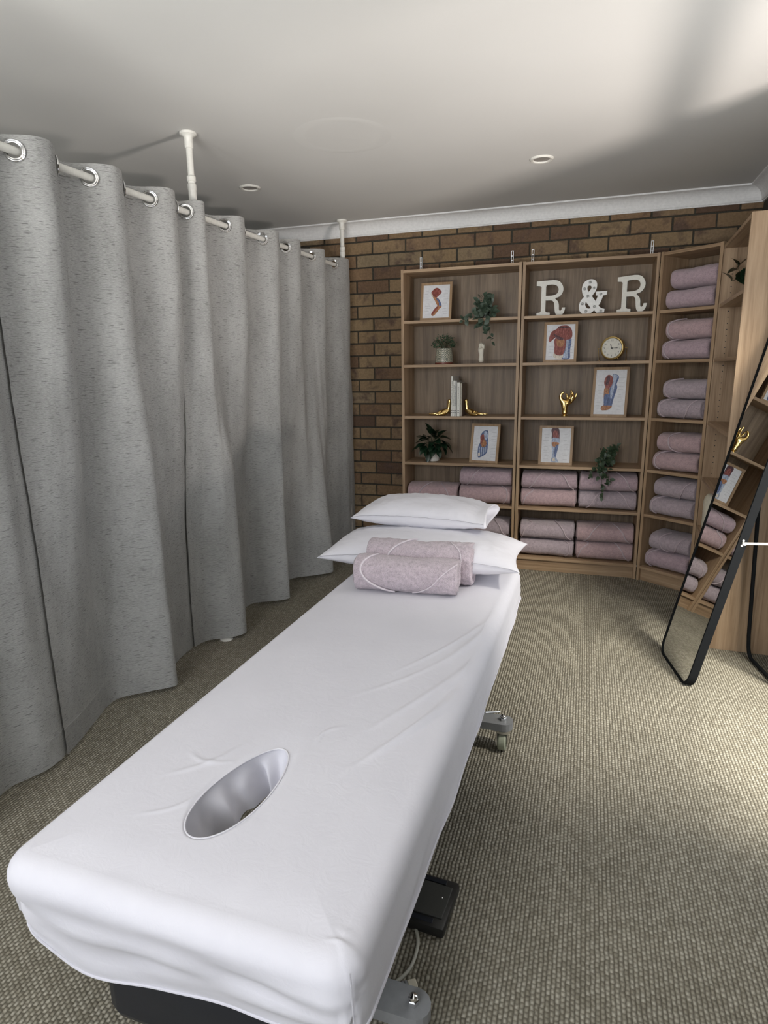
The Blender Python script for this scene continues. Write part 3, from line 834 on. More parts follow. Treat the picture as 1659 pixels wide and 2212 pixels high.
# ================================================================== BOOKS
def book(label, x0, x1, h, y0, dep, cover, wire=False):
    r = thing('book', label, 'book', (x0, y0, SH[2]), 0, 'books between the gold hands')
    wd = x1 - x0; e = 0.0009
    mb = MB(); mb.box(0, e, 0, dep, 0, h); mb.box(wd - e, wd, 0, dep, 0, h)
    if not wire: mb.box(0, wd, 0, e, 0, h)
    obj('cover', mb, cover, r)
    box('pages', e, wd - e, e + 0.0003, dep - 0.003, 0.002, h - 0.003, M['book_page'], r)
    rr = random.Random(label); mb = MB()
    if wire:
        for i in range(46):
            z = 0.006 + (h - 0.012) * i / 45
            mb.tube([(wd / 2 + 0.0034 * math.cos(a), -0.0005 + 0.004 * math.sin(a), z) for a in [j * PI / 4 for j in range(8)]], 0.0007, 5, True)
        obj('wire_binding', mb, M['chrome'], r)['kind'] = 'stuff'
    else:
        z = h * 0.30
        while z < h * 0.86:
            l_ = rr.uniform(0.004, 0.011); xm = wd / 2 + rr.uniform(-.0006, .0006)
            mb.box(xm - 0.0012, xm + 0.0012, -0.0004, 0.0, z, z + l_); z += l_ + rr.uniform(0.002, 0.004)
        for zz in (0.022, 0.036): mb.box(wd * 0.28, wd * 0.72, -0.0004, 0, zz, zz + 0.005)
        obj('spine_lettering', mb, M['black_ink'], r)['kind'] = 'stuff'
    return r
book('tallest thin white book, leftmost between the gold hands', 0.3445, 0.3590, 0.268, 0.010, 0.205, M['book_white'])
book('second white book from the left between the gold hands', 0.3595, 0.3715, 0.239, 0.012, 0.190, M['book_white'])
book('pale grey book in the middle of the row between gold hands', 0.3720, 0.3845, 0.238, 0.012, 0.190, M['book_grey'])
book('thick white book fourth from left between the gold hands', 0.3850, 0.4060, 0.226, 0.014, 0.170, M['book_white'])
book('brown wire-bound book, rightmost between the gold hands', 0.4068, 0.4195, 0.222, 0.018, 0.165, M['book_brown'], True)

# ================================================================== CLOCK
ck = thing('clock', 'round gold table clock with cream dial on the middle bookcase', 'clock', (1.362, 0.085, SH[1]), -0.28)
RC = 0.072; zc = 0.080
def ring_y(prof, n=56):
    mb = MB(); vs = []; fs = []
    for (r_, y) in prof:
        for j in range(n):
            a = 2 * PI * j / n; vs.append((r_ * math.cos(a), y, zc + r_ * math.sin(a)))
    for i in range(len(prof) - 1):
        for j in range(n): fs.append((i * n + j, i * n + (j + 1) % n, (i + 1) * n + (j + 1) % n, (i + 1) * n + j))
    mb.add(vs, fs); return mb
mb = ring_y([(0.060, -0.012), (0.0605, -0.020), (0.064, -0.0225), (0.070, -0.020), (RC, -0.012), (RC, 0.022), (0.066, 0.028), (0.001, 0.030)])
obj('case', mb, M['brushed_gold'], ck, True)
mb = ring_y([(0.001, -0.012), (0.0605, -0.012)]); obj('dial', mb, M['dial'], ck)
for i in range(1, 13):
    cu = bpy.data.curves.new('numeral', 'FONT'); cu.body = str(i); cu.size = 0.0145; cu.align_x = 'CENTER'; cu.align_y = 'CENTER'; cu.extrude = 0.0001
    to = bpy.data.objects.new('tmp', cu); COL.objects.link(to)
    me = bpy.data.meshes.new_from_object(to.evaluated_get(bpy.context.evaluated_depsgraph_get())); bpy.data.objects.remove(to)
    me.transform(Matrix.Rotation(PI / 2, 4, 'X')); me.materials.clear(); me.materials.append(M['black_ink']); me.name = 'numeral'
    a = PI / 2 - 2 * PI * i / 12
    link('numeral', me, ck, (0.047 * math.cos(a), -0.0123, zc + 0.047 * math.sin(a)))
def hand_(name, ang, L, wdt, y):
    mb = MB(); d = Vector((math.sin(ang), 0, math.cos(ang))); n_ = Vector((d.z, 0, -d.x)); c = Vector((0, y, zc))
    pts = [c - d * 0.008 + n_ * wdt * .4, c + d * L * .45 + n_ * wdt * .4, c + d * L * .62 + n_ * wdt, c + d * L, c + d * L * .62 - n_ * wdt, c + d * L * .45 - n_ * wdt * .4, c - d * 0.008 - n_ * wdt * .4]
    mb.v = [tuple(q) for q in pts] + [tuple(q + Vector((0, 0.0008, 0))) for q in pts]
    n = 7; mb.f = [tuple(range(n)), tuple(range(2 * n - 1, n - 1, -1))] + [(i, (i + 1) % n, (i + 1) % n + n, i + n) for i in range(n)]
    obj(name, mb, M['black_ink'], ck)
hand_('hour_hand', math.radians(-22), 0.030, 0.0032, -0.0145); hand_('minute_hand', math.radians(90), 0.044, 0.0024, -0.0155)
mb = ring_y([(0.0005, -0.0165), (0.0042, -0.0165), (0.0042, -0.0125)], 20); obj('hub', mb, M['black_ink'], ck)
mb = MB(); mb.tube([(-0.090, 0.0, zc), (-0.070, 0, zc)], 0.0014, 8); mb.tube([(0.070, 0, zc), (0.092, 0, zc)], 0.0014, 8)
for sx_ in (-1, 1): mb.tube([(sx_ * 0.088, 0.0, zc), (sx_ * 0.084, -0.004, 0.003)], 0.0011, 6); mb.tube([(sx_ * 0.088, 0.0, zc), (sx_ * 0.084, 0.03, 0.003)], 0.0011, 6)
obj('wire_stand', mb, M['gold'], ck, True)
for sx_ in (-1, 1):
    for yy in (-0.004, 0.03):
        mb = MB(); mb.sphere((sx_ * 0.084, yy, 0.0035), 0.0035, 10, 6); obj('foot', mb, M['gold'], ck, True)
mb = MB(); mb.sphere((0.040, -0.016, zc - 0.062), 0.0045, 10, 6); obj('knob', mb, M['gold'], ck, True)

# ================================================================== PLANTS
def leaf_mesh(name, L, Wd, mat, fold=0.25, droop=0.25, tip=1.0):
    mb = MB(); n = 6
    for i in range(n + 1):
        t_ = i / n
        wv_ = Wd / 2 * (math.sin(PI * t_ ** 0.8)) ** (0.9 * tip) if 0 < t_ < 1 else 0.0004
        z = -droop * L * t_ * t_
        mb.v += [(-wv_, L * t_, z + fold * wv_), (0, L * t_, z), (wv_, L * t_, z + fold * wv_)]
    for i in range(n):
        for j in (0, 1): mb.f.append((i * 3 + j, i * 3 + j + 1, i * 3 + j + 4, i * 3 + j + 3))
    return mesh(name, mb, mat, True, 180)
def aim(direction, roll=0.0, up=Vector((0, 0, 1))):
    d = Vector(direction).normalized()
    x = d.cross(up)
    x = x.normalized() if x.length > 1e-4 else Vector((1, 0, 0))
    z = x.cross(d)
    m = Matrix((x, d, z)).transposed()
    return (m @ Matrix.Rotation(roll, 3, 'Y')).to_euler()
def trailing_plant(label, loc, strands, lf, per, seed, pot=None):
    r = thing('plant', label, 'plant', loc, 0, 'trailing plants on the bookcases')
    rr = random.Random(seed)
    if pot:
        mb = MB(); mb.lathe(pot, 28); p_ = obj('pot', mb, M['black_plastic'], r, True)
    ms = MB()
    for st in strands:
        pts = catmull(st, 5, False)
        ms.tube(pts, 0.0014, 5)
        L = len(pts)
        for q in range(per):
            f = (q + rr.uniform(0, .8)) / per * (L - 1); i = min(L - 2, int(f)); p = pts[i].lerp(pts[i + 1], f - i)
            d = Vector((rr.uniform(-1, 1), rr.uniform(-0.9, 0.15), rr.uniform(-0.9, 0.75)))
            p = p + Vector((rr.gauss(0, .007), rr.gauss(0, .006), rr.gauss(0, .007)))
            s_ = rr.uniform(0.75, 1.15) * (1.0 - 0.25 * q / per)
            link('leaf', lf, r, p, aim(d, rr.uniform(-.6, .6), Vector((0.15, -0.8, 0.6))), (s_, s_, s_))
    obj('stem', ms, M['stem'], r, True)
    return r
lf = leaf_mesh('leaf', 0.046, 0.034, M['leaf_grey'], 0.2, 0.2)
trailing_plant('grey-green trailing plant spilling off the left bookcase top shelf', (0.555, 0.085, SH[0]), [
    [(0, 0, 0.03), (-0.01, -0.02, 0.10), (0.005, -0.03, 0.150)], [(0, 0, 0.03), (0.03, -0.03, 0.10), (0.045, -0.04, 0.120)],
    [(0, 0, 0.03), (-0.03, -0.05, 0.11), (-0.045, -0.07, 0.08)], [(0, 0, 0.03), (0.05, -0.02, 0.07), (0.06, -0.04, 0.03)],
    [(0, 0, 0.03), (-0.04, -0.06, 0.06), (-0.07, -0.09, 0.03), (-0.115, -0.10, 0.01), (-0.125, -0.105, -0.015)],
    [(0, 0, 0.03), (0.0, -0.07, 0.07), (0.0, -0.10, 0.0), (0.01, -0.105, -0.06), (0.03, -0.11, -0.11)],
    [(0, 0, 0.03), (-0.01, -0.07, 0.06), (-0.025, -0.10, 0.0), (-0.03, -0.105, -0.06)],
    [(0, 0, 0.03), (0.02, -0.07, 0.06), (0.03, -0.10, -0.01), (0.045, -0.105, -0.08), (0.055, -0.11, -0.15)],
    [(0, 0, 0.03), (0.01, -0.05, 0.09), (0.01, -0.085, 0.06)]], lf, 20, 5, [(0.026, 0), (0.030, 0.002), (0.034, 0.05), (0.030, 0.052)])
lf2 = leaf_mesh('leaf', 0.040, 0.027, M['leaf_mid'], 0.25, 0.2)
trailing_plant('green trailing plant hanging in front of the middle bookcase towels', (1.385, 0.075, SH[3]), [
    [(0, 0, 0.03), (0.0, -0.03, 0.10), (0.02, -0.04, 0.135)], [(0, 0, 0.03), (0.02, -0.02, 0.12), (0.045, -0.03, 0.125)],
    [(0, 0, 0.03), (-0.03, -0.04, 0.10), (-0.05, -0.06, 0.08)], [(0, 0, 0.03), (0.01, -0.05, 0.08), (0.02, -0.06, 0.05)],
    [(0, 0, 0.03), (-0.03, -0.06, 0.07), (-0.07, -0.085, 0.03), (-0.10, -0.09, -0.03), (-0.115, -0.09, -0.06)],
    [(0, 0, 0.03), (-0.02, -0.07, 0.06), (-0.035, -0.092, 0.0), (-0.04, -0.097, -0.08), (-0.035, -0.10, -0.15), (-0.025, -0.10, -0.195)],
    [(0, 0, 0.03), (-0.01, -0.07, 0.06), (-0.01, -0.092, 0.0), (0.0, -0.097, -0.06), (0.0, -0.10, -0.12)],
    [(0, 0, 0.03), (-0.03, -0.07, 0.05), (-0.05, -0.092, 0.0), (-0.055, -0.097, -0.06)],
    [(0, 0, 0.03), (-0.02, -0.06, 0.10), (-0.03, -0.085, 0.06)]], lf2, 19, 9, [(0.024, 0), (0.028, 0.002), (0.031, 0.045), (0.028, 0.047)])
# patterned pot with a round bushy plant
pt = thing('potted_plant', 'small bushy plant in a cream and green patterned pot', 'plant', (0.277, 0.095, SH[1]))
mb = MB(); prof = [(0.062, 0.012), (0.0605, 0.045), (0.057, 0.075), (0.053, 0.105), (0.050, 0.107), (0.047, 0.105)]
n = 48
for (r_, z) in prof:
    for j in range(n + 1):
        a = 2 * PI * j / n; mb.v.append((r_ * math.cos(a), r_ * math.sin(a), z))
mb.uv = [(j / n, (z - 0.012) / 0.095) for (r_, z) in prof for j in range(n + 1)]
for i in range(len(prof) - 1):
    for j in range(n): mb.f.append((i * (n + 1) + j, i * (n + 1) + j + 1, (i + 1) * (n + 1) + j + 1, (i + 1) * (n + 1) + j))
obj('pot', mb, M['lattice'], pt, True)
mb = MB(); mb.lathe([(0.058, 0), (0.0615, 0.002), (0.0625, 0.012), (0.060, 0.0125)], 40); obj('base_band', mb, M['terracotta'], pt, True)['label'] = 'red-brown glazed base band'
mb = MB(); mb.lathe([(0.001, 0.098), (0.049, 0.098)], 32, cap=False); obj('soil', mb, M['soil'], pt)
mb = MB(); rr = random.Random(2)
for i in range(420):
    a = rr.uniform(0, 2 * PI); ph = rr.uniform(0.05, 1.0) ** 0.6 * PI / 2
    R_ = rr.uniform(0.65, 1.0)
    c = Vector((0.090 * R_ * math.sin(ph) * math.cos(a), 0.075 * R_ * math.sin(ph) * math.sin(a), 0.108 + 0.105 * R_ * math.cos(ph) * rr.uniform(.8, 1)))
    e_ = aim((rr.uniform(-1, 1), rr.uniform(-1, 1), rr.uniform(-.3, 1)), rr.uniform(-1, 1)).to_matrix()
    L = rr.uniform(0.009, 0.016)
    for q in [(0, 0, 0), (-L * .38, L * .5, .001), (0, L, -.001), (L * .38, L * .5, .001)]: mb.v.append(tuple(c + e_ @ Vector(q)))
    b_ = len(mb.v) - 4; mb.f.append((b_, b_ + 1, b_ + 2)); mb.f.append((b_, b_ + 2, b_ + 3))
f_ = obj('foliage', mb, M['leaf_small'], pt); f_['kind'] = 'stuff'
mb = MB()
for i in range(26):
    a = rr.uniform(0, 2 * PI); mb.tube([(0.01 * math.cos(a), 0.01 * math.sin(a), 0.096), (0.03 * math.cos(a), 0.03 * math.sin(a), 0.14), (0.06 * math.cos(a), 0.05 * math.sin(a), 0.165)], 0.001, 4)
obj('stem', mb, M['stem'], pt)
# white pot with dark glossy leaves
pt = thing('potted_plant', 'dark glossy leafed plant in a plain white pot', 'plant', (0.198, 0.095, SH[3]))
mb = MB(); mb.lathe([(0.040, 0), (0.047, 0.003), (0.050, 0.012), (0.051, 0.085), (0.049, 0.087), (0.046, 0.084), (0.046, 0.075)], 40, cap=False)
mb.lathe([(0.001, 0.0005), (0.040, 0)], 40, cap=False); obj('pot', mb, M['ceramic'], pt, True)
mb = MB(); mb.lathe([(0.001, 0.076), (0.046, 0.076)], 32, cap=False); obj('soil', mb, M['soil'], pt)
lf3 = leaf_mesh('leaf', 0.088, 0.050, M['leaf_dark'], 0.35, 0.3, 0.9)
rr = random.Random(12); ms = MB()
spec = [(-0.10, -0.02, 0.10, -0.3), (-0.075, -0.03, 0.15, 0), (-0.05, -0.05, 0.10, -.6), (-0.02, -0.05, 0.19, .3), (0.0, -0.03, 0.22, .6), (0.03, -0.04, 0.19, .2), (0.07, -0.03, 0.165, -.1), (0.10, -0.02, 0.155, -.3),
        (0.12, 0.0, 0.115, -.6), (0.09, -0.04, 0.10, -.5), (0.05, -0.06, 0.13, -.3), (-0.03, -0.07, 0.08, -.8), (0.02, -0.07, 0.10, -.7), (-0.06, 0.02, 0.16, .2), (-0.02, 0.02, 0.22, .7), (0.05, 0.02, 0.20, .4), (-0.04, -0.02, 0.16, .1),
        (0.01, -0.05, 0.15, -.1), (0.06, -0.05, 0.07, -.8), (-0.01, -0.06, 0.055, -1), (0.03, 0.0, 0.17, .2), (-0.045, -0.055, 0.13, -.2), (0.02, -0.045, 0.205, .4), (-0.03, -0.06, 0.175, .1), (0.045, -0.06, 0.165, 0), (-0.07, -0.05, 0.125, -.2), (0.085, -0.05, 0.13, -.2), (0.01, -0.075, 0.125, -.4), (-0.01, -0.045, 0.235, .7), (0.035, -0.03, 0.225, .5), (0.075, 0.01, 0.19, 0), (-0.055, -0.04, 0.185, .3)]
for (x, y, z, dz) in spec:
    b_ = Vector((x * 0.25, y * 0.25, 0.078)); e_ = Vector((x, y, z)); md = b_.lerp(e_, 0.55) + Vector((0, 0, 0.03))
    st = e_ * 0.62 + b_ * 0.38 + Vector((0, 0, 0.018))
    ms.tube(catmull([b_, md, st], 4, False), 0.0013, 5)
    link('leaf', lf3, pt, st, aim((x, y - 0.03, dz * 0.12 + 0.01), rr.uniform(-.5, .5)), (rr.uniform(.85, 1.1),) * 3)
obj('stem', ms, M['stem'], pt)
# plant and container standing in the end-on bookcase
bm4 = Matrix.Translation(bc4.location) @ bc4.rotation_euler.to_matrix().to_4x4()
pv = thing('plant', 'dark leafy sprig reaching out of the end-on right bookcase', 'plant', bm4 @ Vector((0.36, 0.12, SH[0])), bc4.rotation_euler.z, 'trailing plants on the bookcases')
mb = MB(); mb.lathe([(0.035, 0), (0.042, 0.003), (0.045, 0.09), (0.041, 0.092)], 28); obj('pot', mb, M['ceramic'], pv, True)
ms = MB(); lf4 = leaf_mesh('leaf', 0.072, 0.040, M['leaf_dark'], 0.3, 0.25)
for br in ([(0, 0, 0.08), (-0.08, -0.03, 0.15), (-0.18, -0.06, 0.14), (-0.26, -0.07, 0.110), (-0.33, -0.075, 0.120)], [(0, 0, 0.08), (-0.07, -0.01, 0.17), (-0.14, -0.04, 0.20)], [(-0.18, -0.06, 0.14), (-0.20, -0.065, 0.17), (-0.21, -0.07, 0.19)], [(0, 0, 0.08), (0.05, -0.02, 0.15), (0.1, -0.05, 0.16)]):
    pts = catmull(br, 5, False); ms.tube(pts, 0.0016, 5)
    for q in range(3, len(pts), 3):
        link('leaf', lf4, pv, pts[q], aim((random.uniform(-1, .3), random.uniform(-.6, .6), random.uniform(-.4, .9)), random.uniform(-.6, .6)))
obj('stem', ms, M['stem'], pv)
ct = thing('container', 'cream round-topped container half hidden behind the black mirror edge', 'container', bm4 @ Vector((0.098, 0.070, SH[4])), bc4.rotation_euler.z)
mb = MB(); mb.lathe([(0.050, 0), (0.056, 0.004), (0.058, 0.02), (0.058, 0.160), (0.053, 0.185), (0.040, 0.202), (0.020, 0.209), (0.001, 0.210)], 36); obj('body', mb, M['cream'], ct, True)
mb = MB(); mb.lathe([(0.0582, 0.100), (0.0590, 0.101), (0.0590, 0.104), (0.0582, 0.105)], 36, cap=False); obj('rib', mb, M['cream'], ct, True)

# ================================================================== MIRROR
P0 = Vector((1.630, -1.100, 0.0)); P1 = Vector((1.697, -1.472, 0.0))
wdir = (P1 - P0).normalized(); Wm = (P1 - P0).length
bk = Vector((-wdir.y, wdir.x, 0)); bk = bk if bk.x > 0 else -bk
tilt = math.radians(12.6)
upm = Vector((0, 0, math.cos(tilt))) + bk * math.sin(tilt)
nrm = upm.cross(wdir).normalized()
if nrm.x < 0: nrm = -nrm          # points to the back of the mirror
Hm = 1.62; DM = 0.034
mt = Matrix((wdir, nrm, upm)).transposed().to_4x4(); mt.translation = P0 + Vector((0, 0, 0.0))
mr = thing('floor_mirror', 'tall black-framed floor mirror leaning on a stand by the bookcases', 'mirror')
mr.matrix_world = mt
def rrect(x0, x1, z0, z1, R, n=8):
    pts = []
    for (cx_, cz_, a0) in ((x1 - R, z1 - R, 0), (x0 + R, z1 - R, 90), (x0 + R, z0 + R, 180), (x1 - R, z0 + R, 270)):
        for i in range(n + 1):
            a = math.radians(a0 + 90 * i / n); pts.append((cx_ + R * math.cos(a), cz_ + R * math.sin(a)))
    return pts
fo = rrect(0, Wm, 0, Hm, 0.060); fi = rrect(0.009, Wm - 0.009, 0.009, Hm - 0.009, 0.052)
mb = MB(); n = len(fo)
loops = [[(x, 0.0, z) for x, z in fi], [(x, 0.0, z) for x, z in fo], [(x, DM, z) for x, z in fo], [(x, DM, z) for x, z in fi]]
vs = [p for L in loops for p in L]
fs = [(a * n + i, a * n + (i + 1) % n, ((a + 1) % 4) * n + (i + 1) % n, ((a + 1) % 4) * n + i) for a in range(4) for i in range(n)]
mb.add(vs, fs); obj('frame', mb, M['black_metal'], mr, True, 30)
mb = MB(); mb.prism(fi, 0.004, 0.008); obj('mirror_glass', mb, M['mirror'], mr)
mb = MB(); mb.prism(rrect(0.006, Wm - 0.006, 0.006, Hm - 0.006, 0.054), 0.0265, 0.031); obj('backing_board', mb, M['black_plastic'], mr)
# U-shaped stand behind, in mirror coordinates
inv = mt.inverted()
foot_bk = 0.389
def rm(w_, b_, z_): return inv @ (P0 + wdir * w_ + bk * b_ + Vector((0, 0, z_)))
hz = 1.30; hb_ = math.tan(tilt) * hz + 0.045
w0, w1 = 0.120 - 0.08, Wm - 0.04
pts = []
def legpt(w_, f): return (w_, foot_bk + (hb_ - foot_bk) * f, 0.010 + (hz - 0.010) * f)
for f in (1.0, 0.8, 0.6, 0.4, 0.2, 0.08): pts.append(legpt(w0, f))
for i in range(1, 6):
    a = i / 6 * PI / 2; pts.append((w0 + 0.06 * (1 - math.cos(a)), foot_bk, 0.010 + 0.06 * (1 - math.sin(a))))
tail = [(w0 + w1 - p[0], p[1], p[2]) for p in reversed(pts)]
mb = MB(); mb.tube([rm(*p) for p in pts + tail], 0.0085, 12); obj('stand', mb, M['black_metal'], mr, True)
mb = MB(); mb.box(Wm - 0.0005, Wm + 0.002, 0.030, 0.10, 0.660, 0.6715); mb.box(Wm + 0.002, Wm + 0.004, 0.085, 0.23, 0.650, 0.660, mat=None)
a_ = rm(Wm + 0.0, 0.165, 0.655); b_ = rm(Wm + 0.0, 0.30, 0.656)
mb = MB(); d_ = (b_ - a_).normalized()
mb.tube([Vector((Wm + 0.003, a_.y - 0.004, a_.z)), Vector((Wm + 0.003, b_.y, b_.z))], 0.0052, 8)
mb.tube([Vector((Wm + 0.0065, a_.y + 0.006, a_.z)), Vector((Wm + 0.0015, a_.y + 0.006, a_.z))], 0.0055, 10)
obj('stay_arm', mb, M['white_metal'], mr)['label'] = 'white metal stay arm'
for q in ((0.166, 0.667), (0.162, 0.646)):
    c = inv @ (P1 + bk * q[0] + Vector((0, 0, q[1])))
    mb = MB(); mb.sphere((Wm + 0.001, min(c.y, DM - 0.006), c.z), 0.0052, 10, 6, (0.5, 1, 1)); obj('bolt', mb, M['white_metal'], mr, True)

# ================================================================== CURTAINS
CX = -0.48
def rail_z(y): return 2.085 + 0.0205 * y
ringsY = [-3.19, -2.87, -2.555, -2.249, -1.926, -1.683, -1.376, -1.007, -0.727, -0.372, 0.005]
downY = [-3.03, -2.715, -2.395, -2.080, -1.765, -1.565, -1.205, -0.840, -0.560, -0.185, 0.275]
knots = [(-3.50, -2 * PI), (-3.345, -PI)]
for i, (a, b) in enumerate(zip(ringsY, downY)):
    knots += [(a, 2 * PI * i), (b, 2 * PI * i + PI)]
knots.append((0.50, 2 * PI * 11))
def phase(y):
    for (a, pa), (b, pb) in zip(knots, knots[1:]):
        if y <= b: return pa + (pb - pa) * max(0, (y - a) / (b - a))
    return knots[-1][1]
bot = [(-3.6, -.50), (-3.35, -.58), (-3.1, -.44), (-2.88, -.545), (-2.74, -.50), (-2.60, -.515), (-2.45, -.565), (-2.28, -.605), (-2.19, -.52), (-2.105, -.435), (-2.01, -.53), (-1.85, -.585), (-1.66, -.575), (-1.58, -.47), (-1.50, -.435),
       (-1.40, -.53), (-1.25, -.60), (-1.12, -.61), (-1.04, -.49), (-.975, -.438), (-.90, -.53), (-.78, -.57), (-.66, -.575), (-.54, -.45), (-.44, -.375), (-.33, -.46), (-.16, -.53), (0.0, -.50), (.12, -.46), (.30, -.47)]
def cr1(tab, y):
    n = len(tab)
    for i in range(n - 1):
        if y <= tab[i + 1][0] or i == n - 2:
            a, b = tab[i], tab[i + 1]; t_ = (y - a[0]) / (b[0] - a[0]); t_ = max(0, min(1, t_))
            m0 = (b[1] - tab[max(0, i - 1)][1]) / (b[0] - tab[max(0, i - 1)][0]) * (b[0] - a[0])
            nx = tab[min(n - 1, i + 2)]; m1 = (nx[1] - a[1]) / (nx[0] - a[0]) * (b[0] - a[0])
            h00 = 2 * t_ ** 3 - 3 * t_ ** 2 + 1; h10 = t_ ** 3 - 2 * t_ ** 2 + t_; h01 = -2 * t_ ** 3 + 3 * t_ ** 2; h11 = t_ ** 3 - t_ ** 2
            return h00 * a[1] + h10 * m0 + h01 * b[1] + h11 * m1
def cx_top(y):
    s_ = math.sin(phase(y)); return CX + 0.048 * math.copysign(abs(s_) ** 0.85, s_)
def curtain_x(y, z):
    f = smooth01((1.95 - z) / 1.9) ** 0.9
    x = cx_top(y) * (1 - f) + cr1(bot, y) * f
    mid = math.sin(PI * min(1, max(0, z / 2.0)))
    x += nz(y * 5, z * 1.1, 3.1) * 0.024 * mid + nz(y * 13, z * 2.6, 8.2) * 0.012 * mid + nz(y * 30, z * 14, 1.0) * 0.0022
    return x
HEM = 0.100
def curtain(label, y0, y1, dx0=0.0, dx1=0.0, zt=2.10, zb=0.022):
    RZ = 2.055
    r = thing('curtain', label, 'curtain', (0, 0, 0), 0, 'grey eyelet curtains on the white rail')
    ny = int((y1 - y0) / 0.006) + 1; zs = [zb + (zt - zb) * i / 130 for i in range(131)]
    gr = [q for q in ringsY if y0 < q < y1]
    dn = [q for q in downY if y0 < q < y1 and q < 0.2]
    # finer rows near the eyelets
    zs = sorted(set([round(q, 4) for q in zs if not 1.99 < q < 2.10] + [round(1.99 + 0.0048 * i, 4) for i in range(23)] + [zt]))
    mb = MB(); uvs = []; s_ = 0.0; last = None
    for i in range(ny + 1):
        y = y0 + (y1 - y0) * i / ny
        x1_ = cx_top(y)
        if last is not None: s_ += math.hypot(x1_ - last[0], y - last[1])
        last = (x1_, y)
        e0 = max(0, 1 - (y - y0) / 0.05); e1 = max(0, 1 - (y1 - y) / 0.05)
        for z in zs:
            x = curtain_x(y, z) + dx0 * e0 + dx1 * e1
            if abs(z - HEM - zb) < 0.006: x += 0.0015
            zz = z + (0.010 * nz(y * 2.2, 5.0, 0) if z < 0.05 else 0) + (0.006 * math.sin(phase(y)) if z > 2.05 else 0)
            zz += (rail_z(y) - RZ) * min(1.0, zz / RZ)
            mb.v.append((x, y, max(zz, 0.006))); uvs.append((s_, z))
    nzs = len(zs)
    for i in range(ny):
        for j in range(nzs - 1):
            yc = y0 + (y1 - y0) * (i + .5) / ny; zc_ = (zs[j] + zs[j + 1]) / 2
            a = mb.v[i * nzs + j]; b = mb.v[(i + 1) * nzs + j]
            xc = (a[0] + b[0]) / 2
            if any((yc - g) ** 2 + (xc - CX) ** 2 + (zc_ - RZ) ** 2 < 0.0225 ** 2 for g in gr + dn): continue
            mb.f.append((i * nzs + j, (i + 1) * nzs + j, (i + 1) * nzs + j + 1, i * nzs + j + 1))
    mb.uv = uvs
    me = mesh('fabric', mb, M['curtain'], True, 180); link('fabric', me, r)
    for g in gr + dn:
        sl = (cx_top(g + 0.006) - cx_top(g - 0.006)) / 0.012
        nrm_ = Vector((1, -sl, 0)).normalized(); tg = Vector((sl, 1, 0)).normalized()
        mb = MB(); c = Vector((CX, g, rail_z(g)))
        for rad, th in ((0.0245, 0.0042), (0.0295, 0.0030)):
            mb.tube([c + nrm_ * 0.002 + tg * rad * math.cos(q * PI / 16) + Vector((0, 0, 1)) * rad * math.sin(q * PI / 16) for q in range(32)], th, 8, True)
        obj('eyelet', mb, M['chrome'], r, True)
    # hem stitch line
    mb = MB(); P = []
    for i in range(0, ny + 1, 2):
        y = y0 + (y1 - y0) * i / ny
        e0 = max(0, 1 - (y - y0) / 0.05); e1 = max(0, 1 - (y1 - y) / 0.05)
        P.append((curtain_x(y, HEM + zb) + dx0 * e0 + dx1 * e1 + 0.0012, y, HEM + zb))
    mb.tube(P, 0.0010, 4); obj('hem_stitch', mb, M['curtain'], r)
    return r
curtain('nearest grey eyelet curtain panel, cut off at the left edge', -3.50, -2.625, 0, -0.012)
curtain('second grey eyelet curtain panel from the left, three folds', -2.655, -1.715, 0.004, -0.014)
curtain('third grey eyelet curtain panel, in front of white floor-to-ceiling pole', -1.745, -0.795, 0.005, -0.014)
curtain('farthest grey eyelet curtain panel, ending beside the brick wall', -0.825, 0.262, 0.005, 0)
rail = thing('curtain_rail', 'white tension-pole curtain rail standing between floor and ceiling', 'curtain rail')
mb = MB(); mb.tube([(CX, -4.2, rail_z(-4.2)), (CX, 0.20, rail_z(0.2))], 0.0125, 16); obj('rod', mb, M['white_metal'], rail, True)
for (x, y) in ((-0.512, -1.575), (-0.475, 0.165)):
    mb = MB()
    mb.lathe([(0.034, 0.0), (0.034, 0.006), (0.022, 0.014), (0.0175, 0.030), (0.0175, 2.165), (0.0195, 2.170), (0.0195, 2.190), (0.016, 2.193), (0.016, 2.200), (0.0195, 2.203), (0.0195, 2.222), (0.014, 2.226), (0.0145, 2.335), (0.019, 2.338), (0.019, 2.378), (0.023, 2.384), (0.036, 2.390), (0.037, 2.399)], 24)
    obj('pole', mb, M['white_metal'], rail, True, loc=(x, y, 0))

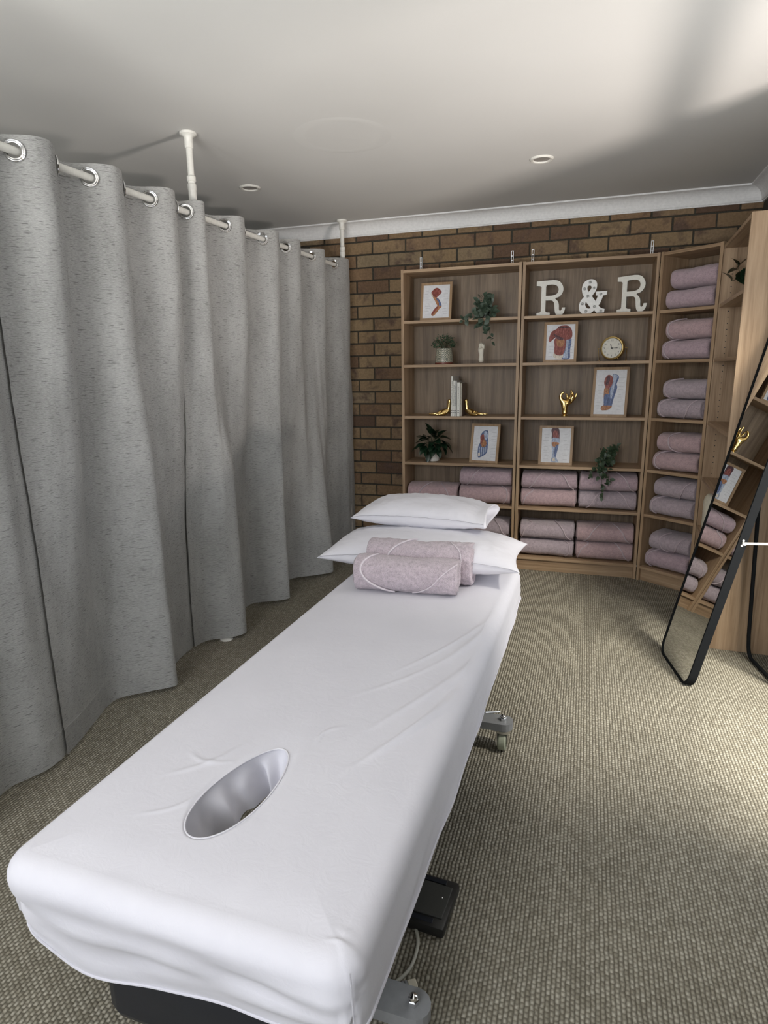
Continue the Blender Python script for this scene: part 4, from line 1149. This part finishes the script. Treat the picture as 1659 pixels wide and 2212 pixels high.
# ================================================================== MASSAGE TABLE
BL = Vector((0.619, -2.525, 0)); BR = math.radians(-1.15)
BX, BY, BZ = 0.352, 1.0, 0.520
HC = (-0.022, -0.690); HA, HB = 0.064, 0.150; HROT = math.radians(-6)
def hole(a, k=1.0, dx=0.0):
    x = HA * k * math.cos(a); y = HB * (1 - (1 - k) * 0.5) * math.sin(a)
    x *= 1.0 - 0.14 * math.sin(a)
    return (HC[0] + dx + x * math.cos(HROT) - y * math.sin(HROT), HC[1] + x * math.sin(HROT) + y * math.cos(HROT))
def perim(N, hx, hy, R):
    """points round a rounded rectangle, evenly spaced, with outward normals"""
    segs = []
    raw = []
    for (cx_, cy_, a0) in ((hx - R, hy - R, 0), (-hx + R, hy - R, 90), (-hx + R, -hy + R, 180), (hx - R, -hy + R, 270)):
        for i in range(13):
            a = math.radians(a0 + 90 * i / 12); raw.append((cx_ + R * math.cos(a), cy_ + R * math.sin(a), math.cos(a), math.sin(a)))
    raw.append(raw[0]); ds = [0]
    for a, b in zip(raw, raw[1:]): ds.append(ds[-1] + math.hypot(b[0] - a[0], b[1] - a[1]))
    out = []; j = 0
    for i in range(N):
        d = ds[-1] * i / N
        while ds[j + 1] < d: j += 1
        t_ = (d - ds[j]) / max(1e-9, ds[j + 1] - ds[j]); a, b = raw[j], raw[j + 1]
        q = [a[k] + (b[k] - a[k]) * t_ for k in range(4)]; l_ = math.hypot(q[2], q[3]); out.append((q[0], q[1], q[2] / l_, q[3] / l_))
    return out
creases = [  # (x0,y0,x1,y1,height,width) on the sheet, table coordinates
    (0.335, 0.42, 0.24, -0.02, 0.004, 0.012), (0.345, 0.25, 0.27, -0.20, 0.004, 0.010), (0.34, 0.10, 0.15, -0.42, 0.003, 0.010), (0.35, -0.05, 0.20, -0.50, 0.0035, 0.011),
    (0.30, 0.30, 0.12, -0.12, 0.002, 0.008), (0.31, -0.16, 0.17, -0.56, 0.003, 0.009), (0.33, 0.52, 0.28, 0.22, 0.0035, 0.014), (0.25, 0.02, 0.05, -0.28, 0.0016, 0.008),
    (-0.10, -0.55, -0.20, -0.70, 0.0016, 0.008), (-0.09, -0.62, -0.20, -0.62, 0.0014, 0.007), (0.300, -0.93, 0.335, -0.985, 0.0022, 0.006), (0.320, -0.93, 0.338, -0.985, 0.0022, 0.005), (0.285, -0.955, 0.332, -0.982, 0.0018, 0.005), (0.06, -0.50, 0.09, -0.42, 0.0015, 0.006), (-0.09, -0.72, -0.17, -0.82, 0.0012, 0.006)]
def crease(x, y):
    h_ = 0.0
    for (x0, y0, x1, y1, ht, wd) in creases:
        dx, dy = x1 - x0, y1 - y0; L2 = dx * dx + dy * dy
        t_ = ((x - x0) * dx + (y - y0) * dy) / L2
        if -0.1 < t_ < 1.1:
            tt = max(0, min(1, t_)); bend = 0.018 * math.sin(tt * PI)
            L = math.sqrt(L2); d = ((x - x0) * dy - (y - y0) * dx) / L + bend
            h_ += 1.7 * ht * math.exp(-(d / wd) ** 2) * math.sin(PI * max(0, min(1, (t_ + 0.1) / 1.2)))
    return h_
N = 900; PR = perim(N, BX, BY, 0.055)
Rr = 0.040
mb = MB(); rows = []
lin = []
MR = 110
angs = []
for (x, y, nx_, ny_) in PR:
    dx, dy = x - HC[0], y - HC[1]; angs.append(math.atan2(dy / HB, dx / HA))
for j in range(MR + 1):
    t_ = j / MR; row_ = []
    for i, (x, y, nx_, ny_) in enumerate(PR):
        hx_, hy_ = hole(angs[i]); ox, oy = x - nx_ * Rr, y - ny_ * Rr
        px_ = hx_ + (ox - hx_) * t_; py_ = hy_ + (oy - hy_) * t_
        z = BZ + crease(px_, py_) + nz(px_ * 4, py_ * 4, 2.0) * 0.0012 - 0.004 * math.exp(-(t_ / 0.03) ** 2)
        edge = min(BX - abs(px_), BY - abs(py_)); z -= 0.006 * math.exp(-(max(0, edge - 0.03) / 0.05) ** 2)
        row_.append((px_, py_, z))
    rows.append(row_)
for j in range(1, 7):     # over the rounded edge
    a = j / 6 * PI / 2; row_ = []
    for i, (x, y, nx_, ny_) in enumerate(PR):
        px_ = x - nx_ * Rr + nx_ * Rr * math.sin(a); py_ = y - ny_ * Rr + ny_ * Rr * math.sin(a)
        z = BZ - 0.006 - Rr + Rr * math.cos(a) + crease(x, y) * (1 - j / 9)
        row_.append((px_ + nx_ * crease(x, y) * j / 6, py_, z))
    rows.append(row_)
DR = 14
DROP = [(-0.36, 0.085), (-0.30, 0.130), (-0.20, 0.190), (-0.05, 0.182), (0.10, 0.165), (0.24, 0.145), (0.32, 0.125), (0.36, 0.105)]
for j in range(1, DR + 1):
    f = j / DR; row_ = []
    for i, (x, y, nx_, ny_) in enumerate(PR):
        near = smooth01((-y - BY + 0.10) / 0.08); midx = max(0, 1 - (x / 0.34) ** 2)
        drop = 0.085 + near * (cr1(DROP, x) - 0.085) + 0.006 * nz(x * 5, y * 3, 9)
        if nx_ > 0.7: drop = 0.088 + 0.03 * math.sin(smooth01((y + 1) / 2.0) * PI) + 0.006 * nz(y * 7, 1, 1)
        z = BZ - 0.006 - Rr - drop * f
        s_ = i / N * 4.7
        wv_ = 0.010 * nz(s_ * 3.2, f * 1.5, 4.0) * f + 0.006 * nz(s_ * 9, f * 4, 6.0) * f
        if ny_ < -0.5: wv_ += 0.016 * nz(x * 6, f * 3.5, 2.2) * math.sin(PI * min(1, f * 1.1)) - 0.050 * f * (0.35 + 0.65 * midx)
        if nx_ > 0.5: wv_ = wv_ * 0.45 + 0.0015 * math.sin(y * 17 + f * 2) * f + 0.006 * f
        row_.append((x + nx_ * wv_, y + ny_ * wv_, z))
    rows.append(row_)
for row_ in rows: mb.v += row_
for j in range(len(rows) - 1):
    for i in range(N): mb.f.append((j * N + i, j * N + (i + 1) % N, (j + 1) * N + (i + 1) % N, (j + 1) * N + i))
sh = thing('fitted_sheet', 'pale lilac fitted sheet with a face hole, on the massage table', 'sheet', BL, BR)
obj('cover', mb, M['sheet'], sh, True, 180)
# sheet tucked down through the face hole
mb = MB(); NA, NL = 160, 26
for j in range(NL + 1):
    f = j / NL
    for i in range(NA):
        a = 2 * PI * i / NA
        kx = 1.0 - 0.24 * smooth01(f)
        fold = 0.012 * math.sin(a * 5 + 1.0 + f * 2) + 0.009 * math.sin(a * 11 + f * 2.5) + 0.012 * nz(math.cos(a) * 2.2, math.sin(a) * 2.2, f * 1.5)
        hx_, hy_ = hole(a, kx, 0.004 * smooth01(f))
        d = Vector((hx_ - HC[0], hy_ - HC[1])); d = d.normalized() if d.length > 1e-6 else d
        hx_ += d.x * fold * smooth01(f * 2); hy_ += d.y * fold * smooth01(f * 2)
        mb.v.append((hx_, hy_, BZ - 0.005 - f * (0.114 - 0.050 * max(0.0, math.cos(a + 0.5)) ** 1.2) + 0.008 * math.sin(a * 3) * f))
for j in range(NL):
    for i in range(NA): mb.f.append((j * NA + i, j * NA + (i + 1) % NA, (j + 1) * NA + (i + 1) % NA, (j + 1) * NA + i))
obj('hole_lining', mb, M['sheet'], sh, True, 180)
mb = MB(); mb.tube([(*hole(2 * PI * i / 120), BZ - 0.003) for i in range(120)], 0.0018, 8, True); obj('hole_binding', mb, M['pillow'], sh, True)
# corner seam with its little pinch, near right corner
mb = MB(); P = []
for i in range(10):
    f = i / 9; P.append((BX - 0.012 + 0.012 * f, -BY + 0.012 - 0.012 * f, BZ - 0.012 - 0.150 * f))
mb.tube(P, 0.0014, 5); obj('corner_seam', mb, M['seam'], sh, True)
# hem line along the drop
mb = MB(); mb.tube([Vector(p) + Vector((PR[i][2], PR[i][3], 0)) * 0.0015 for i, p in enumerate(rows[-1])][::3], 0.0022, 5, True); obj('hem', mb, M['sheet'], sh, True)

tb = thing('massage_table', 'grey-framed massage table on casters under the lilac sheet', 'massage table', BL, BR)
mb = MB(); n2_ = 120; P2 = perim(n2_, BX - 0.008, BY - 0.008, 0.05)
vs = []
for z in (BZ - 0.022, BZ - 0.095):
    ins = 0.030 if z > BZ - 0.05 else 0.022
    for i, (x, y, a, b) in enumerate(P2): vs.append((x - a * ins, y - b * ins, z))
    for i, (x, y, a, b) in enumerate(P2):
        an = math.atan2((y - HC[1]) / HB, (x - HC[0]) / HA); hx_, hy_ = hole(an, 1.30); vs.append((hx_, hy_, z))
fs = []
for i in range(n2_):
    k2 = (i + 1) % n2_; o0, o1, i0, i1 = i, k2, n2_ + i, n2_ + k2; B_ = 2 * n2_
    fs += [(o0, o1, i1, i0), (B_ + o0, B_ + i0, B_ + i1, B_ + o1), (o0, B_ + o0, B_ + o1, o1), (i0, i1, B_ + i1, B_ + i0)]
mb.add(vs, fs); obj('cushion', mb, M['black_vinyl'], tb)
mb = MB()
for x in (-0.25, 0.25): mb.box(x - 0.02, x + 0.02, -0.46, 0.86, BZ - 0.145, BZ - 0.097, 0.003)
for y in (-0.44, 0.0, 0.84): mb.box(-0.25, 0.25, y - 0.02, y + 0.02, BZ - 0.140, BZ - 0.100, 0.003)
obj('top_frame', mb, M['grey_paint'], tb)
inv_b = (Matrix.Translation(BL) @ Matrix.Rotation(BR, 4, 'Z')).inverted()
yf = (inv_b @ Vector((1.0, -3.232, 0))).y; yr = (inv_b @ Vector((1.03, -2.137, 0))).y
mb = MB(); mb.box(-0.10, 0.10, yf, yr, 0.085, 0.125, 0.004)
for y in (yf + 0.25, yr - 0.25):
    mb.tube([(0.0, y, 0.12), (0.0, y * 0.55, BZ - 0.12)], 0.03, 10)
obj('lift_column', mb, M['grey_paint'], tb)
for y, xe in ((yf, 0.385), (yr, 0.405)):
    wv_ = 0.034
    outl = []
    for s0 in (1, -1):
        for i in range(9):
            a = math.radians(-90 + 180 * i / 8) if s0 == 1 else math.radians(90 + 180 * i / 8)
            outl.append((s0 * (xe - wv_) + wv_ * math.cos(a), y + wv_ * math.sin(a)))
    mb = MB(); mb.prism(outl, 0.088, 0.116, 'xy'); obj('cross_arm', mb, M['grey_paint'], tb)
    for s0 in (1, -1):
        cx_ = s0 * (xe - 0.036)
        cs = obj('caster', (lambda m_: (m_.lathe([(0.026, 0.072), (0.030, 0.074), (0.030, 0.084), (0.024, 0.087)], 24, (cx_, y, 0)), m_.box(cx_ - 0.020, cx_ - 0.017, y - 0.022, y + 0.020, 0.022, 0.075), m_.box(cx_ + 0.017, cx_ + 0.020, y - 0.022, y + 0.020, 0.022, 0.075), m_)[3])(MB()), M['chrome'], tb, True, 30)
        mb = MB(); n = 28; prof = [(0.008, -0.015), (0.030, -0.015), (0.035, -0.010), (0.035, 0.010), (0.030, 0.015), (0.008, 0.015)]
        mb.lathe(prof, n); mb.v = [(cx_ + q[2], y - 0.004 + q[0], 0.0355 + q[1]) for q in mb.v]; obj('wheel', mb, M['caster_rubber'], cs, True, 30)
        mb = MB(); mb.lathe([(0.012, 0.116), (0.012, 0.126), (0.0105, 0.128)], 6, (cx_, y, 0)); mb.sphere((cx_, y, 0.130), 0.0095, 12, 6, (1, 1, 0.9)); obj('dome_nut', mb, M['chrome'], cs, True, 30)
# padded black footwell box at the near end
mb = MB(); mb.box(-0.195, 0.235, -0.940, -0.860, 0.150, BZ - 0.098, 0.03); obj('end_bolster', mb, M['black_vinyl'], tb, True, 50)
# brake lever on the rear arm
mb = MB(); mb.tube([(0.30, yr + 0.030, 0.118), (0.352, yr + 0.040, 0.124)], 0.004, 8); obj('brake_lever', mb, M['chrome'], tb, True)

# foot pedal and its cable
pd = thing('foot_pedal', 'black rubber-topped foot pedal on the carpet beside the table', 'foot pedal', (0.895, -2.890, 0), math.radians(-4))
mb = MB(); mb.box(-0.075, 0.070, -0.078, 0.078, 0.0, 0.030, 0.008); obj('body', mb, M['black_plastic'], pd, True, 40)
mb = MB(); mb.box(-0.060, 0.058, -0.050, 0.050, 0.029, 0.034, 0.002); obj('tread', mb, M['black_rubber'], pd)
for y in (-0.062, 0.062):
    mb = MB(); mb.box(-0.040, 0.038, y - 0.007, y + 0.007, 0.0295, 0.0315, 0.001); obj('grip_slot', mb, M['black_vinyl'], pd)
for x in (-0.030, 0.040):
    mb = MB(); mb.sphere((x, 0.010, 0.034), 0.0028, 8, 5, (1, 1, .5)); obj('screw', mb, M['chrome'], pd, True)
mb = MB(); mb.tube(catmull([(0.855, -2.915, 0.010), (0.876, -2.945, 0.0055), (0.898, -2.985, 0.005), (0.905, -3.022, 0.005), (0.902, -3.066, 0.005), (0.886, -3.102, 0.005), (0.862, -3.128, 0.006), (0.82, -3.15, 0.010), (0.76, -3.16, 0.03)], 8, False), 0.0042, 10)
cb_ = obj('cable', mb, M['cable'], None, True); tag(cb_, 'pale grey cable looping from foot pedal under the table', 'cable')
pg = thing('plug', 'small ribbed cable plug with cream tip behind the front caster arm', 'plug', (0.898, -3.128, 0.0), math.radians(32))
mb = MB()
for i in range(6): mb.box(-0.030 + i * 0.008, -0.0245 + i * 0.008, -0.012, 0.012, 0.0, 0.022 - 0.0005 * i, 0.001)
mb.box(-0.03, 0.016, -0.010, 0.010, 0.001, 0.018); obj('grip', mb, M['grey_paint'], pg)
mb = MB(); mb.box(0.016, 0.036, -0.011, 0.011, 0.002, 0.020, 0.002); obj('tip', mb, M['cream'], pg)

# ================================================================== PILLOWS
def pillow(label, loc, rz, hx, hy, h, seed, open_right=False, conc=0.10, tilt_=(0, 0)):
    r = thing('pillow', label, 'pillow', loc, 0, 'pillows stacked at the head of the table', rot=(tilt_[0], tilt_[1], rz))
    nu, nv = 72, 56; mb = MB()
    def P(u, v, side):
        e = 1.0
        xx = u * hx * (1 - conc * (1 - u * u) * 0 - conc * (1 - abs(v) ** 2.0) * abs(u) ** 6 * 0.45)
        yy = v * hy * (1 - conc * (1 - abs(u) ** 2.0) * abs(v) ** 6 * 0.75)
        fu = max(0.0, 1 - abs(u) ** 2.6) ** 0.55; fv = max(0.0, 1 - abs(v) ** 2.4) ** 0.55
        if open_right and u > 0: fu = max(0.52, fu) if u > 0.3 else fu
        t_ = h * fu * fv
        t_ *= 1 + 0.10 * nz(u * 2.2 + seed, v * 2.2, side)
        cr = 0.009 * abs(nz(u * 7 + seed, v * 2.0 + u * 3, 3 * side)) * (1 - fv * 0.5) * fu + 0.0022 * nz(u * 14, v * 9 + seed, side)
        # radiating gathers at the corners
        z = (t_ + cr * min(1, fu * fv * 3)) * (1.0 if side > 0 else 0.62)
        return (xx, yy, side * z)
    def sp(i, n): return math.sin((i / n - 0.5) * PI) * 0.55 + (i / n * 2 - 1) * 0.45
    for side in (1, -1):
        k0 = len(mb.v)
        for i in range(nu + 1):
            for j in range(nv + 1): mb.v.append(P(sp(i, nu), sp(j, nv), side))
        for i in range(nu):
            for j in range(nv): mb.f.append((k0 + i * (nv + 1) + j, k0 + (i + 1) * (nv + 1) + j, k0 + (i + 1) * (nv + 1) + j + 1, k0 + i * (nv + 1) + j + 1))
    if open_right:   # folded-in mouth of the pillowcase
        k0 = len(mb.v); m_ = nv + 1
        ring = [P(1.0, sp(j, nv), 1) for j in range(m_)] + [P(1.0, sp(j, nv), -1) for j in reversed(range(m_))]
        L = len(ring)
        for (kx, kk) in ((0.0, 1.0), (0.005, 0.94), (-0.006, 0.86), (-0.035, 0.70), (-0.05, 0.45)):
            for q in ring: mb.v.append((q[0] + kx, q[1] * kk, q[2] * kk))
        for a in range(4):
            for i in range(L): mb.f.append((k0 + a * L + i, k0 + a * L + (i + 1) % L, k0 + (a + 1) * L + (i + 1) % L, k0 + (a + 1) * L + i))
        mb.f.append(tuple(k0 + 4 * L + i for i in range(L)))
    me = mesh('pillowcase', mb, M['pillow'], True, 180)
    bm = bmesh.new(); bm.from_mesh(me); bmesh.ops.remove_doubles(bm, verts=bm.verts, dist=0.0006); bmesh.ops.recalc_face_normals(bm, faces=bm.faces); bm.to_mesh(me); bm.free()
    for p in me.polygons: p.use_smooth = True
    link('pillowcase', me, r)
    mb = MB(); pts = []
    for i in range(60): q = P(sp(i, 59), -0.97, 1); pts.append((q[0] * 0.985, q[1] - 0.004, q[2] + 0.001))
    mb.tube(pts, 0.0016, 5); obj('seam', mb, M['seam'], r, True)
    return r
pillow('larger lower pillow lying flat across the head of the table', (0.592, -1.690, 0.600), 0.02, 0.420, 0.212, 0.098, 1.3, conc=0.16)
pillow('smaller upper pillow stacked on top, its case mouth folded in', (0.555, -1.520, 0.727), -0.03, 0.300, 0.185, 0.080, 5.1, True, conc=0.12)

# ================================================================== TOWELS ON THE TABLE
bt1 = towel_mesh(0.425, 0.140, 0.135, M['terry_light'], 41, 130, 90, 0.003, 2.3)
bt2 = towel_mesh(0.455, 0.150, 0.165, M['terry_light'], 57, 130, 90, 0.003, 2.3)
o = link('towel', bt1, None, (0.592, -1.980, BZ), (0, 0, 0.06)); tag(o, 'front rolled pale mauve towel on the table before the pillows', 'towel', 'rolled towels on the massage table')
link('hem', hem_mesh(0.425, 0.140, 0.135, [(-0.120, 100), (-0.160, 55), (-0.165, 10), (-0.10, -30), (-0.04, -58)], M['hem_light'], 0.0042, 2.3), o)
link('hem', hem_mesh(0.425, 0.140, 0.135, [(0.20, 62), (0.15, 20), (0.09, -25), (0.03, -58)], M['hem_light'], 0.0022, 2.3, 0.002), o)
o = link('towel', bt2, None, (0.612, -1.845, BZ), (0, 0, 0.045)); tag(o, 'back rolled pale mauve towel tucked against the lower pillow', 'towel', 'rolled towels on the massage table')
link('hem', hem_mesh(0.455, 0.150, 0.165, [(-0.02, 110), (-0.05, 85), (-0.09, 55), (-0.115, 30), (-0.13, 0)], M['hem_light'], 0.0042, 2.3), o)
link('hem', hem_mesh(0.455, 0.150, 0.165, [(0.12, 110), (0.13, 85), (0.165, 50), (0.175, 20), (0.17, -20)], M['hem_light'], 0.0022, 2.3, 0.002), o)
